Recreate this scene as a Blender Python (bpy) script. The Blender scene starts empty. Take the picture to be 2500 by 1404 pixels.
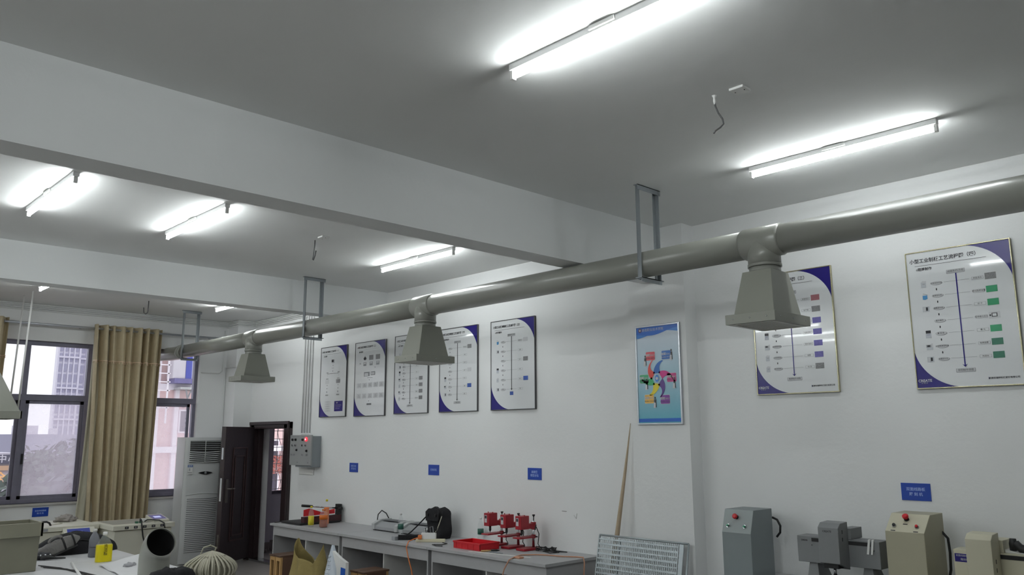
import bpy, bmesh, math, random
from mathutils import Vector, Matrix, noise
random.seed(7)
PI = math.pi
SC = bpy.context.scene
COL = SC.collection
# ---------------------------------------------------------------- camera, world, exposure
cd = bpy.data.cameras.new('camera'); cam = bpy.data.objects.new('camera', cd); COL.objects.link(cam)
yaw, pitch, roll = 2.37690945, 0.18052834, -0.00427883
fw = Vector((math.cos(pitch)*math.cos(yaw), math.cos(pitch)*math.sin(yaw), math.sin(pitch)))
rt = Vector((math.sin(yaw), -math.cos(yaw), 0)); up = rt.cross(fw)
rt2 = rt*math.cos(roll)+up*math.sin(roll); up2 = -rt*math.sin(roll)+up*math.cos(roll)
cam.matrix_world = Matrix(((rt2.x, up2.x, -fw.x, 12.95), (rt2.y, up2.y, -fw.y, -6.2), (rt2.z, up2.z, -fw.z, 1.87), (0, 0, 0, 1)))
cd.sensor_width = 36; cd.lens = 36*1990.4/2500; cd.clip_start = 0.05; cd.clip_end = 2000
SC.camera = cam
w = bpy.data.worlds.new('overcast_sky'); SC.world = w; w.use_nodes = True
bg = w.node_tree.nodes['Background']; bg.inputs[0].default_value = (0.93, 0.945, 1.0, 1); bg.inputs[1].default_value = 1.45
SC.view_settings.view_transform = 'Standard'; SC.view_settings.look = 'None'
SC.view_settings.exposure = 0.0; SC.view_settings.gamma = 1.0
try: SC.view_settings.use_curve_mapping = False
except Exception: pass
try:
    SC.cycles.max_bounces = 10; SC.cycles.diffuse_bounces = 6; SC.cycles.transparent_max_bounces = 16
    SC.cycles.use_denoising = True; SC.cycles.sample_clamp_indirect = 8
    SC.cycles.caustics_reflective = False; SC.cycles.caustics_refractive = False
except Exception: pass
TUBE_STRENGTH = 60.0

# ---------------------------------------------------------------- materials
def lin(c):
    return tuple(((x/255)/12.92 if x/255 <= 0.04045 else (((x/255)+0.055)/1.055)**2.4) for x in c)
MATS = {}
def mat(name, rgb, rough=0.6, metal=0.0, var=0.0, vscale=8.0, bump=0.0, bscale=60.0, spec=0.5, emit=None, estr=0.0, coat=0.0, alpha=1.0, trans=0.0):
    if name in MATS: return MATS[name]
    m = bpy.data.materials.new(name); m.use_nodes = True; nt = m.node_tree
    b = nt.nodes['Principled BSDF']; c = lin(rgb)
    b.inputs['Base Color'].default_value = (*c, 1); b.inputs['Roughness'].default_value = rough
    b.inputs['Metallic'].default_value = metal; b.inputs['Specular IOR Level'].default_value = spec
    b.inputs['Coat Weight'].default_value = coat
    b.inputs['Alpha'].default_value = alpha; b.inputs['Transmission Weight'].default_value = trans
    if emit is not None:
        b.inputs['Emission Color'].default_value = (*lin(emit), 1); b.inputs['Emission Strength'].default_value = estr
    tc = None
    if var > 0 or bump > 0: tc = nt.nodes.new('ShaderNodeTexCoord')
    if var > 0:
        n = nt.nodes.new('ShaderNodeTexNoise'); n.inputs['Scale'].default_value = vscale; n.inputs['Detail'].default_value = 5
        nt.links.new(tc.outputs['Object'], n.inputs['Vector'])
        mx = nt.nodes.new('ShaderNodeMix'); mx.data_type = 'RGBA'
        mx.inputs['A'].default_value = (*[max(0, x*(1-var)) for x in c], 1); mx.inputs['B'].default_value = (*[min(1, x*(1+var)) for x in c], 1)
        nt.links.new(n.outputs['Fac'], mx.inputs['Factor']); nt.links.new(mx.outputs['Result'], b.inputs['Base Color'])
    if bump > 0:
        n2 = nt.nodes.new('ShaderNodeTexNoise'); n2.inputs['Scale'].default_value = bscale; n2.inputs['Detail'].default_value = 6
        nt.links.new(tc.outputs['Object'], n2.inputs['Vector'])
        bp = nt.nodes.new('ShaderNodeBump'); bp.inputs['Strength'].default_value = bump; bp.inputs['Distance'].default_value = 0.02
        nt.links.new(n2.outputs['Fac'], bp.inputs['Height']); nt.links.new(bp.outputs['Normal'], b.inputs['Normal'])
    MATS[name] = m; return m
def glass_mat(name, clear, dust, tint=(235, 240, 250), nz=0.0):
    m = bpy.data.materials.new(name); m.use_nodes = True; nt = m.node_tree; N = nt.nodes; L = nt.links
    N.remove(N['Principled BSDF']); out = N['Material Output']
    tr = N.new('ShaderNodeBsdfTransparent'); tr.inputs[0].default_value = (clear, clear, clear, 1)
    tl = N.new('ShaderNodeBsdfTranslucent'); tl.inputs[0].default_value = (*lin(tint), 1)
    gl = N.new('ShaderNodeBsdfGlossy'); gl.inputs['Roughness'].default_value = 0.05
    mx = N.new('ShaderNodeMixShader'); L.new(tr.outputs[0], mx.inputs[1]); L.new(tl.outputs[0], mx.inputs[2])
    mx.inputs[0].default_value = dust
    if nz > 0:
        tc = N.new('ShaderNodeTexCoord'); n = N.new('ShaderNodeTexNoise'); n.inputs['Scale'].default_value = 3; n.inputs['Detail'].default_value = 8
        L.new(tc.outputs['Object'], n.inputs['Vector'])
        mr = N.new('ShaderNodeMapRange'); mr.inputs[3].default_value = dust-nz; mr.inputs[4].default_value = dust+nz
        L.new(n.outputs['Fac'], mr.inputs[0]); L.new(mr.outputs[0], mx.inputs[0])
    m2 = N.new('ShaderNodeMixShader'); m2.inputs[0].default_value = 0.05
    L.new(mx.outputs[0], m2.inputs[1]); L.new(gl.outputs[0], m2.inputs[2]); L.new(m2.outputs[0], out.inputs[0])
    MATS[name] = m; return m
WALL = mat('white_plaster', (232, 233, 233), 0.85, var=0.03, vscale=1.3, bump=0.07, bscale=30)
CEIL = mat('ceiling_plaster', (229, 230, 229), 0.85, var=0.06, vscale=0.9, bump=0.14, bscale=7)
BEAMM = mat('beam_plaster', (229, 231, 231), 0.85, var=0.02, vscale=1.2, bump=0.07, bscale=20)
PIPE = mat('beige_grey_duct', (144, 145, 138), 0.28, var=0.04, vscale=6)
HOODM = mat('beige_grey_sheet', (140, 141, 132), 0.42, var=0.05, vscale=5)
STEEL = mat('grey_painted_steel', (140, 146, 150), 0.45, var=0.04)
DARKG = mat('dark_slot', (32, 32, 33), 0.7)
WHITEP = mat('white_plastic', (228, 228, 226), 0.4)
WHITES = mat('white_enamel', (235, 235, 235), 0.35)
NAVY = mat('navy_print', (34, 26, 112), 0.25)
PRINTW = mat('white_print', (222, 224, 226), 0.16, coat=0.3)
BLACKI = mat('black_ink', (38, 38, 44), 0.35)
GREYI = mat('grey_ink', (150, 152, 156), 0.35)
LGREYI = mat('light_grey_ink', (196, 197, 200), 0.35)
GREENI = mat('green_ink', (28, 140, 92), 0.35, var=0.1, vscale=60)
DGREENI = mat('dark_green_ink', (38, 108, 84), 0.35, var=0.3, vscale=90)
BLUEI = mat('blue_ink', (52, 84, 160), 0.35, var=0.15, vscale=60)
PURPI = mat('purple_ink', (104, 98, 170), 0.35, var=0.3, vscale=80)
PINKI = mat('pinkish_ink', (160, 104, 110), 0.35, var=0.2, vscale=60)
NOISEI = mat('speckled_grey_ink', (130, 130, 132), 0.35, var=0.5, vscale=120)
SIGNB = mat('sign_blue', (18, 62, 160), 0.3)
SIGNT = mat('sign_lettering', (168, 188, 232), 0.4)
BRASS = mat('gold_frame', (186, 180, 150), 0.25, metal=0.8)
ALU = mat('aluminium_frame', (190, 194, 200), 0.28, metal=0.7)
DFRAME = mat('dark_grey_frame', (92, 92, 94), 0.35, metal=0.5)
BLACK = mat('black_rubber', (22, 22, 24), 0.55)
BLACKC = mat('black_cloth', (20, 20, 24), 0.9, bump=0.3, bscale=80)
CHROME = mat('chrome', (205, 206, 210), 0.18, metal=1.0)
GREYM = mat('light_grey_metal', (176, 178, 178), 0.4, var=0.03)
DOORM = mat('dark_brown_door', (52, 42, 44), 0.42, var=0.15, vscale=3, bump=0.15, bscale=40)
DOORF = mat('dark_brown_frame', (44, 32, 34), 0.4, var=0.12, vscale=4)
DOORT = mat('red_brown_trim', (72, 50, 50), 0.42)
WFRAME = mat('window_aluminium', (120, 118, 134), 0.45, metal=0.3, var=0.15, vscale=12)
GLC = glass_mat('clear_window_glass', 0.96, 0.03)
GLD = glass_mat('dusty_hazy_glass', 0.95, 0.26, (248, 244, 254), nz=0.06)  # dust on the panes, its whitening also stands in for outdoor haze
CURT = mat('tan_curtain', (198, 184, 154), 0.9, var=0.12, vscale=14, bump=0.2, bscale=120)
CURTL = mat('curtain_lining', (206, 202, 184), 0.9, var=0.08)
BEAD = mat('curtain_beads', (232, 208, 184), 0.35)
TILE = mat('floor_tiles', (150, 146, 142), 0.35, var=0.06, vscale=3)
BENCH = mat('grey_laminate', (172, 172, 174), 0.5, var=0.05, vscale=30)
BENCHE = mat('bench_edge', (176, 176, 178), 0.5)
REDP = mat('red_plastic', (196, 24, 36), 0.4)
REDM = mat('red_painted_iron', (150, 18, 34), 0.4, var=0.08, vscale=20)
WOOD = mat('light_wood', (190, 152, 100), 0.55, var=0.12, vscale=16)
WOODD = mat('dark_wood_top', (96, 72, 58), 0.5, var=0.12)
POLE = mat('weathered_wood', (176, 158, 134), 0.7, var=0.2, vscale=10)
SACK = mat('olive_woven_sack', (146, 130, 80), 0.9, var=0.15, vscale=20, bump=0.5, bscale=150)
BUBBLE = mat('bubble_film', (206, 214, 224), 0.22, var=0.05, vscale=30)
BLUEP = mat('blue_plastic', (28, 92, 190), 0.4)
MACHW = mat('cream_enamel', (206, 204, 190), 0.45, var=0.03)
MACHG = mat('grey_green_enamel', (128, 136, 138), 0.5, var=0.04)
MACHB = mat('beige_enamel', (168, 164, 142), 0.5, var=0.05)
MACHBT = mat('beige_enamel_light', (196, 192, 170), 0.5, var=0.03)
MACHE = mat('grey_enamel', (124, 126, 128), 0.5, var=0.04)
GALV = mat('galvanised_steel', (168, 176, 180), 0.35, metal=0.45, var=0.1, vscale=14)
ORANGE = mat('orange_cord', (214, 120, 60), 0.5)
PALEO = mat('pale_orange_cord', (190, 140, 112), 0.55)
CREAMC = mat('cream_cable', (176, 172, 154), 0.5)
YELP = mat('yellow_liquid', (222, 206, 16), 0.3)
CLEARP = mat('clear_plastic', (225, 232, 235), 0.08, alpha=0.14)
CLEARP2 = mat('smoky_clear_plastic', (140, 142, 150), 0.1, alpha=0.6)
ORNGL = mat('orange_drink', (214, 108, 24), 0.25)
BROWNL = mat('brown_tea', (150, 66, 20), 0.25)
GREENL = mat('dark_green_label', (28, 84, 70), 0.4)
YELL = mat('yellow_label', (214, 200, 50), 0.4)
REDLED = mat('red_lamp_glow', (255, 30, 40), 0.3, emit=(255, 24, 36), estr=6.0)
REDLEDC = mat('lamp_core_glow', (255, 200, 190), 0.3, emit=(255, 170, 160), estr=5.0)
LCD = mat('lcd_glow', (190, 200, 255), 0.3, emit=(180, 190, 250), estr=0.5)
PANELB = mat('blue_panel', (52, 66, 150), 0.35)
CLOTHG = mat('grey_canvas', (120, 118, 116), 0.9, var=0.15, vscale=20, bump=0.4, bscale=60)
FOAM = mat('white_foam', (214, 214, 216), 0.7, var=0.03)
TUBEM = mat('fluorescent_glow', (255, 255, 255), 0.3, emit=(249, 255, 255), estr=TUBE_STRENGTH)

# ---------------------------------------------------------------- helpers
def wmx(o):
    return (wmx(o.parent) @ o.matrix_basis) if o.parent else o.matrix_basis.copy()
def tag(o, label=None, cat=None, group=None, kind=None):
    if label: o['label'] = label
    if cat: o['category'] = cat
    if group: o['group'] = group
    if kind: o['kind'] = kind
    return o
def thing(name, loc, label, cat, group=None, rz=0.0, kind=None):
    o = bpy.data.objects.new(name, None); COL.objects.link(o); o.location = loc; o.rotation_euler = (0, 0, rz)
    o.empty_display_size = 0.1
    return tag(o, label, cat, group, kind)
def frame_of(d):
    d = Vector(d).normalized(); a = Vector((0, 0, 1)) if abs(d.z) < 0.9 else Vector((1, 0, 0))
    u = d.cross(a).normalized(); return u, d.cross(u).normalized()
class MB:
    def __init__(s, *mats): s.b = bmesh.new(); s.mats = list(mats)
    def mi(s, m):
        if m is None: return 0
        if m not in s.mats: s.mats.append(m)
        return s.mats.index(m)
    def face(s, pts, m=None, smooth=False):
        vs = [s.b.verts.new(p) for p in pts]
        try: f = s.b.faces.new(vs)
        except ValueError: return s
        f.material_index = s.mi(m); f.smooth = smooth; return s
    def hexa(s, p, m=None):
        v = [s.b.verts.new(q) for q in p]; k = s.mi(m)
        for q in ((0, 3, 2, 1), (4, 5, 6, 7), (0, 1, 5, 4), (1, 2, 6, 5), (2, 3, 7, 6), (3, 0, 4, 7)):
            f = s.b.faces.new([v[i] for i in q]); f.material_index = k
        return s
    def box(s, x0, x1, y0, y1, z0, z1, m=None, M=None):
        p = [Vector(q) for q in ((x0, y0, z0), (x1, y0, z0), (x1, y1, z0), (x0, y1, z0), (x0, y0, z1), (x1, y0, z1), (x1, y1, z1), (x0, y1, z1))]
        if M is not None: p = [M @ q for q in p]
        return s.hexa(p, m)
    def taper(s, x0, x1, y0, y1, z0, X0, X1, Y0, Y1, z1, m=None):
        return s.hexa([(x0, y0, z0), (x1, y0, z0), (x1, y1, z0), (x0, y1, z0), (X0, Y0, z1), (X1, Y0, z1), (X1, Y1, z1), (X0, Y1, z1)], m)
    def ring(s, O, A, B2, t, D, m=None):     # rectangular frame: corner O, edge vectors A, B2, bar width t, extruded by D
        O, A, B2, D = Vector(O), Vector(A), Vector(B2), Vector(D); a, b = A.normalized()*t, B2.normalized()*t; k = s.mi(m)
        o = [O, O+A, O+A+B2, O+B2]; i = [O+a+b, O+A-a+b, O+A+B2-a-b, O+B2+a-b]
        V = [[s.b.verts.new(p) for p in q] for q in (o, i, [p+D for p in o], [p+D for p in i])]
        for j in range(4):
            n = (j+1) % 4
            for q in ((V[0][j], V[0][n], V[1][n], V[1][j]), (V[2][j], V[3][j], V[3][n], V[2][n]), (V[0][j], V[2][j], V[2][n], V[0][n]), (V[1][j], V[1][n], V[3][n], V[3][j])):
                f = s.b.faces.new(q); f.material_index = k
        return s
    def prism(s, poly, d, m=None):           # poly: 3D points, extruded by d
        d = Vector(d); k = s.mi(m); a = [s.b.verts.new(p) for p in poly]; b = [s.b.verts.new(Vector(p)+d) for p in poly]; n = len(a)
        f = s.b.faces.new(list(reversed(a))); f.material_index = k
        f = s.b.faces.new(b); f.material_index = k
        for i in range(n):
            f = s.b.faces.new([a[i], a[(i+1) % n], b[(i+1) % n], b[i]]); f.material_index = k
        return s
    def tube(s, pts, r, m=None, n=12, cap=True, closed=False):
        pts = [Vector(p) for p in pts]; k = s.mi(m); rs = r if isinstance(r, (list, tuple)) else [r]*len(pts)
        rings = []; u = None
        for i, p in enumerate(pts):
            if closed: d = pts[(i+1) % len(pts)]-pts[i-1]
            else: d = (pts[min(i+1, len(pts)-1)]-pts[max(i-1, 0)])
            if d.length < 1e-9: d = Vector((0, 0, 1))
            d.normalize()
            if u is None: u, v = frame_of(d)
            else:
                u = (u - d*u.dot(d))
                if u.length < 1e-6: u, _ = frame_of(d)
                u.normalize(); v = d.cross(u)
            rings.append([s.b.verts.new(p+(u*math.cos(2*PI*j/n)+v*math.sin(2*PI*j/n))*rs[i]) for j in range(n)])
        R = len(rings)
        for i in range(R if closed else R-1):
            A = rings[i]; B = rings[(i+1) % R]
            for j in range(n):
                f = s.b.faces.new([A[j], A[(j+1) % n], B[(j+1) % n], B[j]]); f.smooth = True; f.material_index = k
        if cap and not closed:
            f = s.b.faces.new(rings[0]); f.material_index = k
            f = s.b.faces.new(list(reversed(rings[-1]))); f.material_index = k
        return s
    def cyl(s, a, b, r, m=None, n=20): return s.tube([a, b], r, m, n)
    def lathe(s, c, prof, m=None, n=20, axis=None):   # prof: (r, h) along axis
        c = Vector(c); ax = Vector(axis) if axis else Vector((0, 0, 1)); u, v = frame_of(ax); ax = ax.normalized(); k = s.mi(m); rings = []
        for r, h in prof:
            rings.append([s.b.verts.new(c+ax*h+(u*math.cos(2*PI*j/n)+v*math.sin(2*PI*j/n))*max(r, 1e-4)) for j in range(n)])
        for A, B in zip(rings, rings[1:]):
            for j in range(n):
                f = s.b.faces.new([A[j], A[(j+1) % n], B[(j+1) % n], B[j]]); f.smooth = True; f.material_index = k
        s.b.faces.new(rings[0]).material_index = k; s.b.faces.new(list(reversed(rings[-1]))).material_index = k
        return s
    def grid(s, fn, nu, nv, m=None, closed_u=False):
        k = s.mi(m); V = [[s.b.verts.new(fn(i/(nu if closed_u else nu-1), j/(nv-1))) for j in range(nv)] for i in range(nu)]
        for i in range(nu if closed_u else nu-1):
            for j in range(nv-1):
                f = s.b.faces.new([V[i][j], V[(i+1) % nu][j], V[(i+1) % nu][j+1], V[i][j+1]]); f.smooth = True; f.material_index = k
        return s
    def build(s, name, m=None, parent=None, bev=0.0, fix=True, solid=0.0, kind=None):
        if fix: bmesh.ops.recalc_face_normals(s.b, faces=s.b.faces)
        me = bpy.data.meshes.new(name); s.b.to_mesh(me); s.b.free()
        mats = s.mats[:]
        if m is not None:
            mats = [m]+s.mats if not s.mats else s.mats
        for q in mats: me.materials.append(q)
        o = bpy.data.objects.new(name, me); COL.objects.link(o)
        if parent is not None:
            o.parent = parent; me.transform(wmx(parent).inverted())
        else:
            xs = [v.co for v in me.vertices]
            c = Vector(((min(v.x for v in xs)+max(v.x for v in xs))/2, (min(v.y for v in xs)+max(v.y for v in xs))/2, min(v.z for v in xs)))
            me.transform(Matrix.Translation(-c)); o.location = c
        if bev > 0:
            md = o.modifiers.new('bevel', 'BEVEL'); md.width = bev; md.segments = 2; md.limit_method = 'ANGLE'
        if solid > 0:
            md = o.modifiers.new('solidify', 'SOLIDIFY'); md.thickness = solid; md.offset = 0
        if kind: o['kind'] = kind
        return o
def one(mb, name, label, cat, group=None, m=None, bev=0.0, kind=None, solid=0.0):
    o = mb.build(name, m, None, bev, solid=solid); return tag(o, label, cat, group, kind)
def struct(name, mb, label=None, bev=0.0):
    o = mb.build(name, None, None, bev); o['kind'] = 'structure'
    if label: o['label'] = label
    return o
def dup(root, loc, label, rz=None, group=None):
    r = root.copy(); COL.objects.link(r); r.location = loc
    if rz is not None: r.rotation_euler = (0, 0, rz)
    r['label'] = label
    if group: r['group'] = group
    for ch in list(root.children):
        c = ch.copy(); COL.objects.link(c); c.parent = r
        for g in ch.children:
            d = g.copy(); COL.objects.link(d); d.parent = c
    return r
_TC = {}
def text_geo(s, size, bold=0.0):
    key = (s, size, bold)
    if key in _TC: return _TC[key]
    cu = bpy.data.curves.new('t', 'FONT'); cu.body = s; cu.size = size; cu.resolution_u = 2; cu.align_x = 'CENTER'; cu.align_y = 'CENTER'
    cu.offset = bold
    o = bpy.data.objects.new('t', cu); COL.objects.link(o)
    dg = bpy.context.evaluated_depsgraph_get(); dg.update()
    me = bpy.data.meshes.new_from_object(o.evaluated_get(dg))
    vs = [(v.co.x, v.co.y) for v in me.vertices]; fs = [list(p.vertices) for p in me.polygons]
    bpy.data.objects.remove(o); bpy.data.curves.remove(cu); bpy.data.meshes.remove(me)
    _TC[key] = (vs, fs); return _TC[key]
class Board:          # drawing surface: u to the right, v down, from the top-left corner, metres
    def __init__(s, mb, O, U, V, Nn): s.mb = mb; s.O = Vector(O); s.U = Vector(U); s.V = Vector(V); s.N = Vector(Nn)
    def P(s, u, v, l=1): return s.O+s.U*u+s.V*v+s.N*(0.0007*l)
    def poly(s, pts, m, l=1): s.mb.face([s.P(u, v, l) for u, v in pts], m); return s
    def rect(s, u0, v0, u1, v1, m, l=1): return s.poly([(u0, v0), (u1, v0), (u1, v1), (u0, v1)], m, l)
    def ell(s, u, v, a, b, m, l=1, n=20): return s.poly([(u+a*math.cos(2*PI*i/n), v+b*math.sin(2*PI*i/n)) for i in range(n)], m, l)
    def rrect(s, u0, v0, u1, v1, r, m, l=1):
        pts = []
        for cx, cy, a0 in ((u1-r, v0+r, -90), (u1-r, v1-r, 0), (u0+r, v1-r, 90), (u0+r, v0+r, 180)):
            for k in range(5):
                a = math.radians(a0+k*22.5); pts.append((cx+r*math.cos(a), cy+r*math.sin(a)))
        return s.poly(pts, m, l)
    def line(s, u0, v0, u1, v1, t, m, l=1):
        d = Vector((u1-u0, v1-v0)); d.normalize(); nx, ny = -d.y*t/2, d.x*t/2
        return s.poly([(u0+nx, v0+ny), (u1+nx, v1+ny), (u1-nx, v1-ny), (u0-nx, v0-ny)], m, l)
    def text(s, st, u, v, size, m, l=2, bold=0.0, sx=1.0):
        vs, fs = text_geo(st, size, bold); k = s.mb.mi(m)
        V = [s.mb.b.verts.new(s.P(u+x*sx, v-y, l)) for x, y in vs]
        for f in fs:
            try: q = s.mb.b.faces.new([V[i] for i in f]); q.material_index = k
            except ValueError: pass
        return s

# ================================================================ THE ROOM
H = 3.753
# floor with tile joints
fl = MB(TILE)
fl.box(-0.3, 16.5, -10, 0.24, -0.15, 0.0)
GROUT = mat('tile_joint', (110, 108, 104), 0.7)
fo = struct('floor', fl)
nt = TILE.node_tree; b = nt.nodes['Principled BSDF']
br = nt.nodes.new('ShaderNodeTexBrick'); br.offset = 0; br.inputs['Scale'].default_value = 1.0; br.inputs['Mortar Size'].default_value = 0.004
br.inputs['Brick Width'].default_value = 0.6; br.inputs['Row Height'].default_value = 0.6
br.inputs['Color1'].default_value = (*lin((150, 146, 142)), 1); br.inputs['Color2'].default_value = (*lin((144, 141, 138)), 1); br.inputs['Mortar'].default_value = (*lin((96, 94, 90)), 1)
geo = nt.nodes.new('ShaderNodeNewGeometry'); nt.links.new(geo.outputs['Position'], br.inputs['Vector']); nt.links.new(br.outputs['Color'], b.inputs['Base Color'])
struct('ceiling', MB(CEIL).box(-0.24, 16.5, -10, 0.24, H, H+0.2))
# poster wall (right in the picture) with the door opening
wr = MB(WALL); wr.box(-0.24, 0.56, 0, 0.24, 0, H); wr.box(1.62, 16.5, 0, 0.24, 0, H); wr.box(0.56, 1.62, 0, 0.24, 2.03, H)
struct('wall_right', wr)
# window wall (left / far in the picture)
WY0, WY1, WZ0, WZ1 = -5.6, -0.74, 0.985, 3.236
wl = MB(WALL); wl.box(-0.24, 0, WY1, 0.0, 0, H); wl.box(-0.24, 0, -10, WY0, 0, H); wl.box(-0.24, 0, WY0, WY1, 0, WZ0); wl.box(-0.24, 0, WY0, WY1, WZ1, H)
struct('wall_left', wl)
struct('wall_back', MB(WALL).box(-0.24, 16.5, -10.24, -10, 0, H+0.2))
struct('wall_front', MB(WALL).box(16.5, 16.74, -10.24, 0.24, 0, H+0.2))
# beams and pillars
tag(struct('trim_1', MB(BEAMM).box(8.39, 8.62, -10, 0, 3.265, H)), 'deep white ceiling beam crossing the picture, nearer of the two')
tag(struct('trim_2', MB(BEAMM).box(3.87, 4.10, -10, 0, 3.372, H)), 'white ceiling beam farther away, near the windows')
tag(struct('trim_3', MB(BEAMM).box(12.91, 13.14, -10, 0, 3.265, H)), 'white ceiling beam above the camera')
tag(struct('trim_4', MB(WALL).box(8.25, 8.868, -0.17, 0.0, 0, H)), 'shallow white wall pillar carrying the blue poster')
tag(struct('trim_5', MB(WALL).box(0.0, 0.36, -0.30, 0.0, 0, H)), 'white corner pillar beside the dark door')
bb = MB(mat('grey_skirting', (150, 148, 146), 0.5)); bb.box(1.76, 8.25, -0.012, 0, 0, 0.12); bb.box(8.868, 16.4, -0.012, 0, 0, 0.12)
struct('baseboard_right', bb)

# ---------------------------------------------------------------- window
win = MB(WFRAME)
fx0, fx1 = -0.15, -0.07
win.box(fx0, fx1, WY0, WY1, WZ0, WZ0+0.06); win.box(fx0, fx1, WY0, WY1, WZ1-0.06, WZ1)
win.box(fx0, fx1, WY0, WY0+0.05, WZ0, WZ1); win.box(fx0, fx1, WY1-0.05, WY1, WZ0, WZ1)
win.box(fx0-0.005, fx1+0.005, WY0, WY1, 2.395, 2.48)
MULL = [-4.80, -4.0, -3.18, -2.36, -1.55]
for y in MULL:
    win.box(fx0-0.003, fx1+0.003, y-0.032, y+0.032, WZ0, WZ1)
window = struct('window_1', win, 'wide dark aluminium window wall with mullions and a transom', bev=0.004)
ys = [WY0+0.05]+MULL+[WY1-0.05]
for i in range(len(ys)-1):
    a, c = ys[i]+0.034, ys[i+1]-0.034
    MB(GLC).box(-0.112, -0.108, a, c, 2.48, WZ1-0.06).build('pane', None, window)
    dusty = i in (3, 4, 5)
    sx = -0.10 if i % 2 else -0.125
    sf = MB(WFRAME); t = 0.045; z0, z1 = WZ0+0.06, 2.395
    sf.box(sx-0.015, sx+0.015, a, c, z0, z0+t); sf.box(sx-0.015, sx+0.015, a, c, z1-t, z1)
    sf.box(sx-0.015, sx+0.015, a, a+t, z0, z1); sf.box(sx-0.015, sx+0.015, c-t, c, z0, z1)
    sash = sf.build('sash', None, window)
    MB(GLD if dusty else GLC).box(sx-0.002, sx+0.002, a+t, c-t, z0+t, z1-t).build('pane', None, sash)
    if i in (2, 3): MB(BLACK).box(sx+0.015, sx+0.04, a+0.01, a+0.03, 1.52, 1.66).build('latch', None, sash)
MB(mat('sill_stone', (178, 176, 172), 0.5)).box(-0.07, 0.03, WY0, WY1, WZ0-0.03, WZ0).build('window_sill', None, window)

# ---------------------------------------------------------------- door and corridor
door = thing('door_1', (1.1, -0.02, 0), 'dark brown steel security door standing open into the room', 'door', kind='structure')
df = MB(DOORF)
df.box(0.47, 0.60, -0.05, 0.10, 0, 2.10); df.box(1.55, 1.73, -0.05, 0.10, 0, 2.10); df.box(0.47, 1.73, -0.05, 0.10, 2.0, 2.10)
df.box(0.60, 0.64, 0.02, 0.10, 0.03, 2.0); df.box(1.47, 1.55, 0.02, 0.10, 0.03, 2.0)
df.box(0.47, 1.73, -0.075, -0.05, 2.06, 2.11); df.box(1.68, 1.73, -0.07, -0.05, 0, 2.10); df.box(0.47, 0.51, -0.07, -0.05, 0, 2.10)
dfo = df.build('door_frame', None, door, bev=0.006)
MB(CHROME).box(0.60, 1.55, -0.04, 0.10, 0.0, 0.03).build('threshold', None, door)
for z0, z1 in ((1.62, 1.78), (1.02, 1.26)):
    MB(CHROME).box(1.544, 1.551, -0.03, 0.0, z0, z1).build('strike_plate', None, dfo)
ang = math.atan2(-0.70, 0.50); M = Matrix.Translation((0.625, -0.055, 0)) @ Matrix.Rotation(ang, 4, 'Z')
LW = 0.86
leafb = MB(DOORM); leafb.box(0, LW, -0.07, 0, 0.05, 2.03, M=M)
leaf = leafb.build('door_leaf', None, door, bev=0.004)
# raised panel mouldings on the face that looks at the camera (local +y side)
pm = MB(DOORT)
def mould(x0, x1, z0, z1, t=0.018, d=0.012):
    for q in ((x0, x1, z0, z0+t), (x0, x1, z1-t, z1), (x0, x0+t, z0, z1), (x1-t, x1, z0, z1)):
        pm.box(q[0], q[1], 0, d, q[2], q[3], M=M)
mould(0.20, 0.62, 0.35, 1.72); mould(0.26, 0.56, 0.42, 1.60)
pm.build('panel_moulding', None, leaf, bev=0.003)
hb = MB(mat('dull_bronze', (104, 98, 94), 0.4, metal=0.5)); hb.box(LW-0.13, LW-0.07, 0, 0.012, 0.92, 1.26, M=M); hb.cyl(M @ Vector((LW-0.10, 0.012, 1.12)), M @ Vector((LW-0.10, 0.06, 1.12)), 0.012)
hb.cyl(M @ Vector((LW-0.10, 0.055, 1.12)), M @ Vector((LW-0.24, 0.055, 1.12)), 0.011)
hb.build('handle', None, leaf)
for z0, z1 in ((1.55, 1.72), (0.95, 1.28), (0.28, 0.48)):
    MB(CHROME).box(LW, LW+0.004, -0.05, -0.022, z0, z1, M=M).build('lock_plate', None, leaf)
# corridor beyond the door
CW = mat('corridor_wall', (206, 204, 214), 0.85)
struct('floor_corridor', MB(TILE).box(-0.3, 4.2, 0.24, 2.2, -0.15, -0.001))
cw = MB(CW); cw.box(-0.24, 0.0, 0.24, 0.62, 0, 2.9); cw.box(-0.34, -0.24, 0.24, 2.2, 0, 0.92); cw.box(-0.34, -0.24, 0.24, 2.2, 2.15, 2.9); cw.box(-0.34, 4.2, 2.2, 2.3, 0, 2.9); cw.box(4.1, 4.2, 0.24, 2.2, 0, 2.9)
struct('wall_corridor', cw)
struct('ceiling_corridor', MB(CW).box(-0.34, 4.2, 0.24, 2.3, 2.9, 3.0))
cb = MB(mat('corridor_skirting', (140, 132, 130), 0.5)); cb.box(0.0, 0.012, 0.24, 0.62, 0, 0.16); cb.box(-0.24, -0.228, 0.62, 2.2, 0, 0.16); struct('baseboard_corridor', cb)
cwn = MB(mat('white_bars', (214, 208, 208), 0.5))
cwn.box(-0.34, -0.22, 0.62, 2.2, 0.92, 0.97, mat('dark_sill_frame', (96, 92, 104), 0.5))
for k in range(11): cwn.cyl((-0.33, 0.64+k*0.105, 0.97), (-0.33, 0.64+k*0.105, 2.15), 0.006, n=6)
for k in range(9): cwn.cyl((-0.33, 0.62, 1.0+k*0.14), (-0.33, 1.8, 1.0+k*0.14), 0.006, n=6)
for k in range(5): cwn.tube([(-0.33, 0.69+k*0.21+0.045*math.sin(t*PI/4), 0.97+t*0.07) for t in range(17)], 0.005, n=5)
struct('window_2', cwn, 'corridor window with a white security grille')

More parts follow.
